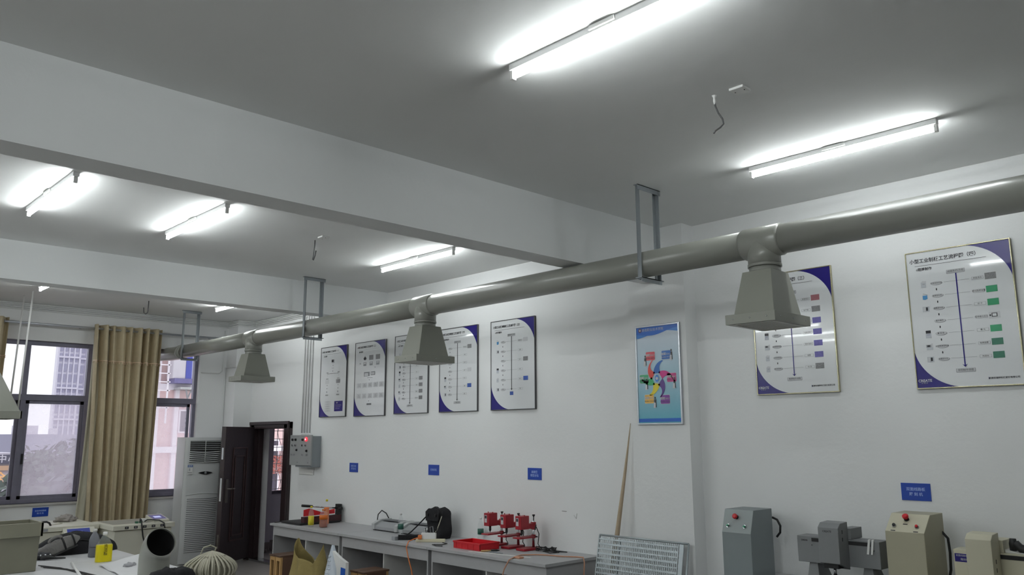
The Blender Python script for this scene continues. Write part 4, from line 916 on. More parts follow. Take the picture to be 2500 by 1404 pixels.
# bubble-film bag
t = thing('bubble_wrap_bag', (5.22, -1.36, 0), 'pointed white bubble-wrap bag with a blue label beside the woven sack', 'bag')
def bub(u, v):
    k = 1-0.90*max(0, (v-0.35)/0.65)**1.2; a = u*2*PI
    return Vector((5.20-0.045*v+0.17*k*math.cos(a)+0.014*math.sin(5*a)*k, -1.36+0.09*k*math.sin(a)+0.006*math.sin(9*a+v*6), 0.745*v))
m = MB(BUBBLE); m.grid(bub, 48, 24, closed_u=True); m.face([bub(i/48, 0) for i in range(48)]); m.face([bub(i/48, 1) for i in range(48)])
for i in range(9):
    for j in range(11):
        p = bub(0.60+i*0.022+0.011*(j % 2), 0.30+j*0.055); m.lathe(p, [(0.011, 0), (0.009, 0.004), (0.002, 0.007)], n=6, axis=(0.2, -1, 0.2))
m.build('film', None, t)
MB(WHITEP).prism([(5.35, -1.42, 0.0), (5.44, -1.39, 0.0), (5.455, -1.39, 0.60), (5.36, -1.40, 0.635), (5.24, -1.42, 0.70), (5.33, -1.42, 0.52)], (0.01, 0.03, 0)).build('flap', None, t)
MB(BLUEP).prism([(5.38, -1.406, 0.0), (5.44, -1.392, 0.0), (5.452, -1.392, 0.54), (5.39, -1.404, 0.55)], (0.0, -0.004, 0)).build('blue_label', None, t)

# ================================================================ WIRE PANEL AND POLE
t = thing('wire_panel', (8.38, -0.35, 0), 'galvanised slatted wire panel leaning against the wall pillar', 'panel')
MP = Matrix.Translation((7.89, -0.45, 0.0)) @ Matrix.Rotation(-math.radians(12.2), 4, 'X')
def pt(x, z, y=0): return MP @ Vector((x, y, z))
PW, PH = 0.965, 1.00
fr = MB(GALV)
for a, c in (((0, 0), (PW, 0)), ((PW, 0), (PW, PH)), ((PW, PH), (0, PH)), ((0, PH), (0, 0))): fr.tube([pt(*a), pt(*c)], 0.009, n=8)
fr.box(PW-0.085, PW-0.045, -0.004, 0.004, 0.01, PH-0.01, M=MP)
fr.build('frame', None, t)
sl = MB(GALV)
for k in range(23):
    z = PH-0.035-k*0.042; hgt = 0.0085 if k % 2 else 0.006
    sl.box(0.008, PW-0.09, -0.010, -0.004, z-hgt, z+hgt, M=MP)
sl.build('slats', None, t)
ww = MB(GALV)
for k in range(46): ww.box(0.018+k*0.0195, 0.018+k*0.0195+0.010, -0.002, 0.001, 0.01, PH-0.01, M=MP)
ww.build('wire_mesh', None, t)
md = MB(DARKG); md.box(0.225, 0.245, 0.002, 0.008, 0.02, PH-0.03, M=MP); md.build('back_strut', None, t)
one(MB(POLE).tube([(7.925, -0.28, 0.012), (7.96, -0.225, 0.45), (8.02, -0.145, 1.0), (8.075, -0.075, 1.55), (8.112, -0.022, 1.985)], [0.027, 0.026, 0.022, 0.014, 0.003], n=12), 'wooden_pole', 'tall tapering wooden pole leaning in the corner beside the wall pillar', 'pole')
WM = mat('wall_mark', (150, 148, 146), 0.8)
one(MB(WM).box(7.20, 7.26, -0.003, 0, 1.128, 1.134), 'wall_scuff', 'small dark scuff on the wall above the bench end', 'mark')
one(MB(WM).tube([(7.36, -0.003, 1.10), (7.39, -0.003, 1.07), (7.40, -0.003, 1.12)], 0.002, n=4), 'wall_scuff', 'thin scratch mark on the wall between the drills and the wooden pole', 'mark')

# ================================================================ RIGHT BAY: cabinets and engravers
BZ = 0.80
t = thing('equipment_bench', (10.6, -0.40, 0), 'long grey bench under the engraving machines at right', 'bench')
MB(BENCH).box(9.28, 12.4, -0.80, -0.02, BZ-0.03, BZ).build('worktop', None, t)
for x in (9.30, 10.6, 12.36): MB(BENCH).box(x, x+0.03, -0.78, -0.03, 0, BZ-0.03).build('side_panel', None, t)
MB(BENCH).box(9.33, 12.36, -0.06, -0.04, 0.05, BZ-0.03).build('back_panel', None, t)
def button(par, c, ax, r, m, name, mush=False, collar=CHROME):
    MB(collar).lathe(c, [(r*1.0, 0), (r*1.0, 0.010)], n=16, axis=ax).build(name+'_collar', None, par)
    d = Vector(ax).normalized()
    if mush: MB(m).lathe(Vector(c)+d*0.010, [(r*0.7, 0), (r*0.7, 0.012), (r*1.25, 0.014), (r*1.25, 0.026), (r*0.8, 0.032)], n=18, axis=ax).build(name, None, par)
    else: MB(m).lathe(Vector(c)+d*0.010, [(r*0.75, 0), (r*0.75, 0.008), (r*0.5, 0.012)], n=16, axis=ax).build(name, None, par)
GREENB = mat('green_button', (36, 130, 96), 0.3)
def cabinet(x0, x1, yf, yb, zt, body, top, label, name='control_cabinet', cols=(REDP, GREENB, GREENB), slope_z=1.14, ytop=None, tags=False):
    t = thing(name, ((x0+x1)/2, (yf+yb)/2, BZ), label, 'control cabinet', 'push-button control cabinets at right')
    m = MB(body, top); yt = ytop
    P = [(x0, yf, BZ), (x0, yb, BZ), (x0, yb, zt), (x0, yt, zt), (x0, yf, slope_z)]
    k = (x1-x0)
    a = [m.b.verts.new(p) for p in P]; c = [m.b.verts.new((p[0]+k, p[1], p[2])) for p in P]
    m.b.faces.new(list(reversed(a))); m.b.faces.new(c)
    for i in range(5):
        f = m.b.faces.new([a[i], a[(i+1) % 5], c[(i+1) % 5], c[i]]); f.material_index = 1 if i == 3 else 0
    m.build('housing', None, t, bev=0.003)
    # sloping panel frame
    s0 = Vector((x0, yt, zt)); s1 = Vector((x0, yf, slope_z)); D = (s1-s0); nrm = Vector((0, -(zt-slope_z), -(yf-yt))).normalized()
    if nrm.z < 0: nrm = -nrm
    def q(u, v): return s0+Vector((k*u, 0, 0))+D*v
    button(t, q(0.46, 0.33), nrm, 0.016, cols[0], 'emergency_stop', mush=True, collar=BLACK)
    button(t, q(0.20, 0.72), nrm, 0.013, cols[1], 'left_button'); button(t, q(0.78, 0.72), nrm, 0.013, cols[2], 'right_button')
    if tags:
        for u, v in ((0.46, 0.56), (0.20, 0.93), (0.78, 0.93)):
            tb = MB(BLACKI); B = Board(tb, q(u-0.06, v), (1, 0, 0), D.normalized(), nrm); B.rect(0, 0, 0.12*k, 0.008, BLACKI, 1); tb.build('tag', None, t)
    cb = MB(BLACK); x = x1
    cb.tube([(x-0.01, yb+0.02, zt-0.07), (x+0.03, yb+0.02, zt-0.085), (x+0.055, yb+0.02, zt-0.13), (x+0.05, yb+0.02, zt-0.18), (x+0.02, yb+0.02, zt-0.215)] if not tags else [(x-0.005, yb-0.03, zt-0.12), (x+0.03, yb-0.03, zt-0.16), (x+0.035, yb-0.03, zt-0.25), (x+0.03, yb-0.03, zt-0.36), (x+0.0, yb-0.03, zt-0.48)], 0.009, n=8)
    cb.build('cable', None, t)
    return t
cabinet(9.345, 9.592, -0.50, -0.17, 1.306, MACHG, mat('grey_green_panel', (150, 158, 158), 0.5), 'grey control cabinet with a red mushroom button and two green ones', ytop=-0.445, slope_z=1.137)
cabinet(10.615, 10.862, -0.55, -0.20, 1.352, MACHB, MACHBT, 'beige control cabinet with one dark and two red buttons', cols=(REDP, BLACK, REDP), ytop=-0.425, slope_z=1.246, tags=True)
def engraver(xl, dx, body, label, name='engraving_machine', xr=None, zl=1.155, zb=0.975, colx=0.235, light=None, first=True):
    t = thing(name, ((xl+xr)/2, -0.40, BZ), label, 'engraving machine', 'bench engraving machines at right')
    yf, yb = -0.45, -0.30
    g = MB(body); g.box(xl, xr, yf, yb, zb, zl)
    g.build('gantry_beam', None, t, bev=0.003)
    MB(DARKG).box(xl+0.11, xr-0.06, yf-0.002, yf+0.002, zl-0.035, zl-0.010).build('guide_slot', None, t)
    for x in (xl+0.11, xr-0.04): 
        if first: MB(BLACK).lathe((x, yf, zl-0.06), [(0.004, 0), (0.003, 0.003)], n=8, axis=(0, -1, 0)).build('screw', None, t)
    for x in (xl+0.10, xr-0.10): MB(body).taper(x-0.05, x+0.05, yf+0.01, yb+0.08, BZ+0.03, x-0.03, x+0.03, yf+0.03, yb, zb).build('leg', None, t, bev=0.003)
    MB(body).box(xl+0.02, xr+0.05, -0.72, -0.15, BZ, BZ+0.03).build('base_plate', None, t, bev=0.004)
    MB(body).box(xl+0.10, xr-0.10, -0.66, -0.46, BZ+0.03, BZ+0.055).build('work_table', None, t, bev=0.003)
    cx0 = xl+colx; cx1 = cx0+0.145; c = MB(body)
    P = [(cx0, -0.60, zb+0.03), (cx0, yf, zb-0.02), (cx0, yf, zl+0.12), (cx0, -0.56, zl+0.115), (cx0, -0.60, zl+0.085)]
    c.prism([Vector(p) for p in P], (cx1-cx0, 0, 0)); c.build('spindle_column', None, t, bev=0.003)
    MB(body).box(cx1-0.05, cx1+0.02, yf+0.0, yb+0.03, zl, zl+0.075).build('rear_bracket', None, t, bev=0.003)
    s = MB(DARKG); s.box(cx0+0.02, cx1-0.02, -0.585, yf-0.02, zb-0.005, zb+0.03); s.build('spindle_mount', None, t, bev=0.003)
    MB(CHROME, BLACK).cyl(((cx0+cx1)/2, -0.53, zb-0.05), ((cx0+cx1)/2, -0.53, zb-0.005), 0.010, n=12).lathe(((cx0+cx1)/2, -0.53, zb-0.075), [(0.004, 0), (0.013, 0.008), (0.013, 0.026)], BLACK, n=12).build('spindle', None, t)
    ll = MB(BLACKI); B = Board(ll, (cx0+0.03, -0.60, zl+0.06), (1, 0, 0), (0, 0, -1), (0, -1, 0))
    if first: B.text('CREATE', 0.035, 0.0, 0.018, BLACKI, 1, bold=0.0006)
    B2 = Board(ll, (xl+0.02, yf, zl-0.03), (1, 0, 0), (0, 0, -1), (0, -1, 0))
    if first: B2.text('DM300', 0.035, 0.0, 0.016, BLACKI, 1, bold=0.0006)
    else:
        ll.mi(NAVY); B2.rect(-0.012, -0.005, 0.085, 0.045, NAVY, 1); B2.text('双面线路板', 0.03, 0.007, 0.014, LGREYI, 2); B2.text('雕刻机', 0.045, 0.030, 0.016, LGREYI, 2)
    ll.build('lettering', None, t)
    vs = MB(BLACK)
    for k in range(2): vs.box(cx1, cx1+0.001, -0.545, -0.535, zl+0.045-k*0.05-(0.10 if not first else 0), zl+0.07-k*0.05-(0.10 if not first else 0))
    vs.build('side_slots', None, t)
    return t
e1 = engraver(9.937, 0, MACHE, 'grey engraving machine with two white ties on its beam, between the cabinets', xr=10.528)
engraver(10.99, 0, MACHBT, 'beige engraving machine with a navy name plate, cut off by the right edge', xr=11.60, colx=0.125, first=False)
for k in (0, 1):
    x = 10.455+k*0.025
    MB(WHITEP).hexa([Vector(p) for p in ((x, -0.456, 1.165), (x+0.014, -0.456, 1.165), (x+0.014, -0.44, 1.168), (x, -0.44, 1.168), (x-0.012+k*0.004, -0.462, 1.07), (x+0.004, -0.462, 1.07), (x+0.004, -0.458, 1.07), (x-0.012+k*0.004, -0.458, 1.07))]).build('cable_tie', None, e1)
t = thing('hand_brush', (11.38, -0.40, 1.155), 'black hand tool with a tapering end lying on the beige engraver beam', 'tool')
m = MB(BLACK); m.tube([(11.31, -0.385, 1.20), (11.34, -0.39, 1.205), (11.36, -0.39, 1.185), (11.44, -0.385, 1.17), (11.54, -0.38, 1.158)], [0.018, 0.027, 0.026, 0.016, 0.003], n=10); m.build('handle', None, t)
MB(BLACK).lathe((11.32, -0.39, 1.17), [(0.022, 0), (0.024, 0.04), (0.018, 0.07)], n=12).build('head', None, t)
MB(WHITEP).hexa([Vector(p) for p in ((11.25, -0.42, 1.156), (11.42, -0.42, 1.156), (11.42, -0.34, 1.156), (11.25, -0.34, 1.156), (11.25, -0.42, 1.18), (11.36, -0.42, 1.160), (11.36, -0.34, 1.160), (11.25, -0.34, 1.18))]).build('white_pad', None, t)

# ================================================================ WHITE MACHINES under the window
def lettertag(par, O, U, V, N, w_, h_, txt=None, size=0.02, m=BLACKI, name='label', tm=LGREYI):
    mb = MB(m); B = Board(mb, O, U, V, N); B.rect(0, 0, w_, h_, m, 1)
    if txt: B.text(txt, w_/2, h_/2, size, tm, 2, bold=0.0004)
    mb.build(name, None, par)
# machine A
t = thing('rinsing_machine', (1.12, -3.9, 0), 'long white lidded machine under the window with a sloping blue panel', 'machine')
MB(MACHW).box(0.74, 1.57, -5.2, -2.60, 0.08, 0.735).build('cabinet', None, t, bev=0.006)
for x in (0.80, 1.50):
    for y in (-5.1, -2.7): MB(BLACK).lathe((x, y, 0), [(0.025, 0), (0.03, 0.08)], n=12).build('foot', None, t)
lid = MB(MACHW).box(0.70, 1.60, -5.22, -2.575, 0.742, 0.80).build('lid', None, t, bev=0.006)
MB(BLACK).tube([(1.40, -3.36, 0.80), (1.40, -3.34, 0.835), (1.40, -3.31, 0.85), (1.40, -3.13, 0.85), (1.40, -3.10, 0.835), (1.40, -3.08, 0.80)], 0.012, n=8).build('handle', None, lid)
lettertag(lid, (1.60, -3.22, 0.785), (0, 1, 0), (0, 0, -1), (1, 0, 0), 0.06, 0.035, None, m=GREYI)
pn = MB(MACHW); pn.prism([(1.57, -3.0, 0.735), (1.57, -3.0, 0.62), (1.70, -3.0, 0.62), (1.72, -3.0, 0.66), (1.63, -3.0, 0.775), (1.605, -3.0, 0.775), (1.605, -3.0, 0.735)], (0, 0.36, 0)); pn.build('control_console', None, t, bev=0.004)
d_ = Vector((0.09, 0, -0.115)).normalized(); n2_ = Vector((0.115, 0, 0.09)).normalized()
lettertag(t, Vector((1.638, -2.96, 0.766)), (0, 1, 0), d_, n2_, 0.26, 0.105, '清洗 机', 0.03, PANELB, 'blue_panel', mat('pale_mark', (150, 160, 210), 0.4))
# machine B
t = thing('plating_machine', (1.64, -2.17, 0), 'white lidded machine beside the curtain with black labels on its lid edge', 'machine')
MB(MACHW).box(1.28, 2.03, -2.53, -1.83, 0.08, 0.735).build('cabinet', None, t, bev=0.006)
for x in (1.34, 1.97):
    for y in (-2.47, -1.9): MB(BLACK).lathe((x, y, 0), [(0.025, 0), (0.03, 0.08)], n=12).build('foot', None, t)
lid = MB(MACHW).box(1.24, 2.06, -2.56, -1.80, 0.742, 0.80).build('lid', None, t, bev=0.005)
MB(mat('lid_groove', (150, 148, 138), 0.6)).box(1.30, 1.86, -2.50, -1.98, 0.8, 0.802).build('hatch_outline', None, lid)
for k, tx in enumerate(('01', '02', '03', '04', '05')): lettertag(lid, (2.06, -2.42+k*0.108, 0.786), (0, 1, 0), (0, 0, -1), (1, 0, 0), 0.045, 0.03, tx, 0.02)
cs = MB(MACHW); cs.prism([(1.62, -2.02, 0.80), (1.92, -2.02, 0.80), (1.92, -2.02, 0.825), (1.62, -2.02, 0.875)], (0, 0.2, 0)); cs.build('control_console', None, t, bev=0.003)
d_ = Vector((0.30, 0, -0.05)).normalized(); n2_ = Vector((0.05, 0, 0.30)).normalized()
m = MB(PANELB); B = Board(m, Vector((1.65, -2.005, 0.870)), (0, 1, 0), d_, n2_); B.rect(0, 0, 0.17, 0.22, PANELB, 1); B.rect(0.04, 0.07, 0.13, 0.15, LCD, 2); m.build('display_panel', None, t)
MB(BLACK).lathe((1.55, -1.86, 0.80), [(0.02, 0), (0.02, 0.02), (0.008, 0.03), (0.006, 0.06)], n=10).build('switch', None, t)
MB(BLACK).tube([(1.95, -2.20, 0.83), (1.97, -2.21, 0.86), (2.04, -2.22, 0.85), (2.07, -2.22, 0.78), (2.07, -2.20, 0.66), (2.07, -2.17, 0.56), (2.08, -2.10, 0.48), (2.08, -2.02, 0.43)], 0.009, n=8).build('cable', None, t)
MB(BLACK).tube([(1.80, -2.09, 0.81), (1.83, -2.07, 0.83), (1.92, -2.05, 0.835), (2.0, -1.98, 0.83), (2.08, -1.95, 0.80), (2.10, -1.94, 0.72)], 0.008, n=8).build('cable', None, t)
MB(WHITEP).box(1.70, 1.75, -2.10, -2.05, 0.80, 0.84).build('white_plug', None, t, bev=0.005)
for k, y in enumerate((-2.22, -2.17)): MB(mat('green_terminal', (50, 96, 74), 0.5)).box(1.86, 1.90, y-0.016, y+0.016, 0.80, 0.825).build('terminal', None, t, bev=0.002)
m = MB(BLACKI); B = Board(m, (1.45, -2.53, 0.70), (0.2, 0, -1), (-1, 0, -0.2), (0, -1, 0))
B.text('UVXM', 0.12, 0.0, 0.06, BLACKI, 1); B = Board(m, (2.03, -2.12, 0.33), (0, 0.94, -0.34), (0, -0.34, -0.94), (1, 0, 0)); B.text('BUYU', 0.12, 0, 0.10, BLACKI, 1, bold=0.003)
m.build('lettering', None, t)
# rag on machine A
def blob(c, r, seed, m_, amp=0.35, nu=28, nv=16):
    mb = MB(m_)
    def f(u, v):
        a = u*2*PI; b2 = (v-0.5)*PI; d = Vector((math.cos(a)*math.cos(b2), math.sin(a)*math.cos(b2), math.sin(b2)))
        k = 1+amp*noise.noise(d*2.2+Vector((seed, seed*2, 0)))+amp*0.4*noise.noise(d*6+Vector((seed, 0, 0)))
        p = Vector((d.x*r[0]*k, d.y*r[1]*k, d.z*r[2]*k)); p.z = max(p.z, -r[2]*0.55)
        return Vector(c)+p+Vector((0, 0, r[2]*0.55))
    mb.grid(f, nu, nv, closed_u=True); bmesh.ops.remove_doubles(mb.b, verts=mb.b.verts, dist=1e-5); return mb
mb = blob((0.98, -2.80, 0.80), (0.07, 0.12, 0.05), 3.1, mat('grey_rag', (150, 144, 140), 0.9, var=0.2, vscale=30), 0.7)
one(mb, 'cleaning_rag', 'small crumpled grey rag lying on the lid of the left white machine', 'rag')
one(MB(CREAMC).tube([(1.35, -3.06, 0.806), (1.30, -2.95, 0.806), (1.22, -2.90, 0.806), (1.10, -2.9, 0.806), (1.0, -2.90, 0.806)], 0.004, n=6), 'thin_cable', 'thin pale cable on the lid of the left white machine', 'cable')

# hanging hood over machine A
t = thing('hanging_hood', (1.05, -4.05, 2.13), 'beige sloping hood hanging on two thin rods at the left edge', 'hood')
m = MB(HOODM); m.taper(0.62, 1.30, -4.75, -3.52, 2.20, 0.86, 1.06, -4.35, -3.93, 3.05); m.build('cone', None, t, bev=0.004)
m = MB(HOODM)
for q in ((0.60, 1.32, -4.77, -4.75), (0.60, 1.32, -3.52, -3.50), (0.60, 0.62, -4.77, -3.50), (1.30, 1.32, -4.77, -3.50)): m.box(*q, 2.11, 2.205)
m.build('rim', None, t, bev=0.003)
MB(PIPE).cyl((0.96, -4.14, 3.05), (0.96, -4.14, H), 0.10, n=32).build('riser_pipe', None, t)
for x in (1.12, 0.68): MB(WHITEP).cyl((x, -3.51, 2.2), (x, -3.47, H), 0.011, n=8).build('support_rod', None, t)

# ================================================================ DESK in the lower left and what stands on it
DX0, DX1, DY0, DY1 = 3.60, 7.05, -5.3, -3.13
t = thing('work_desk', (5.3, -4.2, 0), 'white work desk in the lower left corner covered with tools and bottles', 'desk')
MB(mat('white_desk_top', (206, 206, 208), 0.5, var=0.08, vscale=9)).box(DX0, DX1, DY0, DY1, 0.722, 0.75).build('desk_top', None, t, bev=0.003)
for x in (DX0+0.05, DX1-0.10):
    for y in (DY0+0.05, DY1-0.10): MB(GREYM).box(x, x+0.05, y, y+0.05, 0, 0.722).build('leg', None, t)
# upturned duct hood
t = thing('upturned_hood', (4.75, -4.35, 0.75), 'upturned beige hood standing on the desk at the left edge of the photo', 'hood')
m = MB(mat('shaded_beige_sheet', (122, 120, 104), 0.5, var=0.06)); m.taper(4.58, 4.86, -4.60, -4.10, 0.752, 4.55, 4.90, -4.66, -4.10, 1.05); m.build('cone', None, t, bev=0.005)  # darker than the other hoods: shade put into the sheet colour
m = MB(mat('shaded_beige_sheet', (122, 120, 104), 0.5, var=0.06))
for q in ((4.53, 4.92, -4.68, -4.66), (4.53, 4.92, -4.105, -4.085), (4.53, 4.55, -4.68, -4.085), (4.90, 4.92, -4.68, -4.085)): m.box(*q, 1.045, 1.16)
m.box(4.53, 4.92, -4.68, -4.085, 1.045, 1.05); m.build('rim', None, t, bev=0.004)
# backpack
t = thing('backpack', (3.86, -3.52, 0.75), 'black backpack lying on the far edge of the white desk', 'bag')
def bp_(u, v):
    a = u*2*PI; b2 = v*PI/2; k = math.cos(b2)**0.6
    d = Vector((0.15*math.cos(a)*k, 0.40*math.copysign(abs(math.sin(a))**0.9, math.sin(a))*k, 0))
    return Vector((3.84, -3.50, 0.751))+Vector((d.x, d.y, 0.205*math.sin(b2)*(1-0.30*abs(d.y/0.40))+0.008*noise.noise(Vector((a*2, v*5, 1)))))
m = MB(BLACKC); m.grid(bp_, 40, 16, closed_u=True); m.face([bp_(i/40, 0) for i in range(40)]); m.build('body', None, t)
MB(BLACK).tube([(3.975, -3.68, 0.84), (3.975, -3.58, 0.875), (3.975, -3.48, 0.885), (3.97, -3.36, 0.86), (3.965, -3.26, 0.82)], 0.006, n=6).build('zip', None, t)
# tool pouch
t = thing('tool_pouch', (4.02, -3.78, 0.75), 'grey canvas tool pouch with black straps and a loop leaning on the black backpack', 'pouch')
MP2 = Matrix.Translation((4.06, -3.71, 0.853)) @ Matrix.Rotation(math.radians(22), 4, 'X') @ Matrix.Scale(0.80, 4)
m = MB(CLOTHG)
def pf(u, v):
    a = u*2*PI; e = 0.5; ca, sa = math.cos(a), math.sin(a)
    yy = -0.24+0.48*v; k = (1-0.30*abs(v-0.45)**1.5*2)
    if v > 0.86: k *= (1-v)/0.14*0.8+0.25
    return MP2 @ Vector((math.copysign(abs(ca)**e, ca)*0.045*k, yy, math.copysign(abs(sa)**e, sa)*0.078*k+0.004*math.sin(v*30)))
m.grid(pf, 28, 20, closed_u=True); m.face([pf(i/28, 0) for i in range(28)]); m.face([pf(i/28, 1) for i in range(28)]); m.build('body', None, t)
for yy in (0.05, 0.16):
    MB(BLACK).tube([MP2 @ Vector((0.052*math.cos(a), yy, 0.085*math.sin(a))) for a in [i*PI/8 for i in range(16)]], 0.008, n=6, closed=True).build('strap', None, t)
MB(BLACK).tube([MP2 @ Vector((0.045, -0.22+i*0.05, -0.075)) for i in range(9)], 0.008, n=6).build('edge_binding', None, t)
MB(CLOTHG).tube([MP2 @ Vector((0.02, -0.02+0.07*math.cos(a), 0.085+0.035*math.sin(a))) for a in [i*PI/8 for i in range(9)]], 0.014, n=8).build('loop_handle', None, t)
MB(BLACK).lathe(MP2 @ Vector((0.045, -0.19, 0.0)), [(0.018, 0), (0.012, 0.01)], n=12, axis=(1, 0, 0)).build('rivet', None, t)
mb = blob((4.13, -3.90, 0.75), (0.05, 0.09, 0.04), 7.7, mat('dark_cloth_heap', (70, 70, 74), 0.9, var=0.5, vscale=40), 0.8)
one(mb, 'cloth_heap', 'small dark crumpled cloth under the grey tool pouch on the desk', 'cloth')
t = thing('hand_tool', (4.22, -3.80, 0.75), 'small black hand tool with shiny metal tips on the white desk', 'tool')
MB(BLACK).tube([(4.26, -3.70, 0.762), (4.24, -3.77, 0.764), (4.22, -3.83, 0.775), (4.21, -3.90, 0.775)], [0.006, 0.008, 0.018, 0.02], n=10).build('handle', None, t)
for k in range(3): MB(CHROME).lathe((4.21, -3.90+0.04*k, 0.79), [(0.008, 0), (0.009, 0.01), (0.004, 0.016)], n=10).build('metal_tip', None, t)
bottle('plastic_bottle', 4.30, -3.47, 0.75, 0.26, 0.047, WHITEP, CLEARP2, 'empty smoky plastic bottle standing in front of the black backpack', liquid=mat('dark_bottle_base', (60, 56, 60), 0.4), lh=0.16)
# yellow jug
t = thing('detergent_jug', (4.68, -3.50, 0.75), 'bright yellow detergent jug with a white cap on the white desk', 'jug')
m = MB(CLEARP)
def jug(k, h0=0.0, h1=1.0):
    def f(u, v):
        v = h0+(h1-h0)*v; a = u*2*PI; e = 0.6; ca, sa = math.cos(a), math.sin(a); w_ = 0.068 if v < 0.62 else 0.068*(1-(v-0.62)/0.38*0.72)
        return Vector((4.68+math.copysign(abs(ca)**e, ca)*w_*0.62*k, -3.50+math.copysign(abs(sa)**e, sa)*w_*k, 0.752+0.235*v))
    return f
m.grid(jug(1.0), 32, 20, closed_u=True); m.face([jug(1)(i/32, 0) for i in range(32)]); m.build('body', None, t)
m = MB(YELP); f = jug(1.02, 0.0, 0.64); m.grid(f, 32, 14, closed_u=True); m.face([f(i/32, 0) for i in range(32)]); m.face([f(i/32, 1) for i in range(32)]); m.build('yellow_liquid', None, t)
MB(WHITEP).lathe((4.68, -3.50, 0.985), [(0.020, 0), (0.020, 0.026), (0.015, 0.03)], n=16).build('cap', None, t)
m = MB(mat('olive_letter', (120, 110, 20), 0.4)); B = Board(m, (4.725, -3.50, 0.91), (0, 1, 0), (0, 0, -1), (1, 0, 0))
for i, ch_ in enumerate('洗洁精'): B.text(ch_, 0.0, 0.018+i*0.034, 0.034, None, 2, bold=0.0006)
m.build('lettering', None, t)
# foam sheet, rod, wires, crumpled paper
m = MB(FOAM)
m.grid(lambda u, v: Vector((4.95+1.25*u, -3.20-0.42*v-0.10*u, 0.753+0.085*math.exp(-((u-0.10)/0.16)**2)*(1-v)**0.7+0.012*math.sin(u*9+v*4)**2)), 30, 14)
one(m, 'foam_sheet', 'white foam packing sheet lying bent on the desk beside the yellow jug', 'sheet', solid=0.004)
one(MB(WHITEP).tube([(4.66, -3.76, 0.763), (5.05, -3.84, 0.763), (5.50, -3.93, 0.763)], 0.011, n=12), 'white_rod', 'thin white plastic rod lying on the desk in the foreground', 'rod')
one(blob((5.30, -3.48, 0.765), (0.035, 0.05, 0.025), 5.5, mat('grey_paper', (160, 160, 164), 0.8), 0.5), 'crumpled_paper', 'small crumpled grey paper ball on the white foam sheet', 'paper')
for k in range(3):
    one(MB(BLACK).tube([(4.55+0.08*k, -4.0, 0.756), (4.85+0.1*k, -3.90+0.02*k, 0.756), (5.4+0.1*k, -3.86+0.03*k, 0.756), (6.1, -3.95+0.05*k, 0.756)], 0.0045, n=6), 'black_wire', 'black wires running side by side across the white desk', 'wire', 'black wires on the desk')
# duct elbow
t = thing('duct_elbow', (6.33, -3.66, 0.75), 'large grey duct elbow with a dark open mouth standing on the desk', 'duct elbow')
R_ = 0.112; dirx = Vector((0.86, -0.02, 0)).normalized()
cen = []
b0 = Vector((6.325, -3.665, 0)); bend = 0.155
for z in (0.751, 0.80, 0.88, 0.935): cen.append(b0+Vector((0, 0, z)))
for k in range(1, 9):
    a = k/8*math.radians(70); cen.append(b0+Vector((0, 0, 0.935))+dirx*(bend*(1-math.cos(a)))+Vector((0, 0, bend*math.sin(a))))
dlast = (cen[-1]-cen[-2]).normalized(); cen.append(cen[-1]+dlast*0.02)
m = MB(PIPE); m.tube(cen, R_, n=40, cap=False)
m.tube([c for c in reversed(cen)], R_-0.006, n=40, cap=False)
m.tube([cen[1]+Vector((0, 0, -0.004)), cen[1]+Vector((0, 0, 0.004))], R_+0.003, n=40)
u_, v__ = frame_of(dlast)
ring = [cen[-1]+(u_*math.cos(i/40*2*PI)+v__*math.sin(i/40*2*PI))*R_ for i in range(40)]; ring2 = [cen[-1]+(u_*math.cos(i/40*2*PI)+v__*math.sin(i/40*2*PI))*(R_-0.006) for i in range(40)]
for i in range(40): m.face([ring[i], ring[(i+1) % 40], ring2[(i+1) % 40], ring2[i]])
m.build('elbow', None, t, fix=False)
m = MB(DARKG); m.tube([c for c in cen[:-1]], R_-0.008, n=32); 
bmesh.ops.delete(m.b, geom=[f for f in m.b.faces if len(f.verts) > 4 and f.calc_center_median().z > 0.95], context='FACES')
m.build('mouth_shade', None, t)  # dark inner tube painting the shade inside the open mouth
# cable coil
t = thing('cable_coil', (6.68, -3.37, 0.75), 'thick bundle of pale cream cable coiled up at the lower edge of the photo', 'cable coil')
m = MB(CREAMC)
for k in range(84):
    ph = k/84*PI*1.0-0.1; rr = 0.215-0.03*(k % 3)/2
    c0 = Vector((6.68, -3.37, 0.755)); pts = []
    for i in range(13):
        th = i/12*PI
        r2 = rr*math.sin(th)**0.85*(1+0.06*math.sin(k*2.3))
        pts.append(c0+Vector((math.cos(ph*2-0.4)*r2*0.9, math.sin(ph*2-0.4)*r2*0.9, 0.008+0.255*(i/12) if i < 12 else 0.262)))
    m.tube(pts, 0.0068, n=6)
m.build('coil', None, t)
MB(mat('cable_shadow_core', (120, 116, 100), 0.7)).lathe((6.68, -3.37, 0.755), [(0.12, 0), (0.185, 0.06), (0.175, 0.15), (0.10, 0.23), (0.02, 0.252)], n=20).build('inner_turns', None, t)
MB(CREAMC).tube([(6.68, -3.40, 0.97), (6.66, -3.45, 1.0), (6.66, -3.43, 1.045), (6.67, -3.38, 1.06), (6.68, -3.34, 1.04), (6.68, -3.36, 0.98)], 0.006, n=6).build('loose_loop', None, t)
MB(CREAMC).tube([(6.66, -3.55, 0.83), (6.66, -3.52, 0.93), (6.66, -3.46, 0.985), (6.67, -3.42, 1.0), (6.68, -3.385, 0.985), (6.68, -3.38, 0.93)], 0.006, n=6).build('loose_loop', None, t)
MB(WHITEP).lathe((6.83, -3.42, 0.80), [(0.012, 0), (0.012, 0.02)], n=10, axis=(1, -0.4, 0.4)).build('end_tape', None, t)
mb = blob((6.80, -3.72, 0.75), (0.11, 0.17, 0.13), 9.2, BLACKC, 0.3)
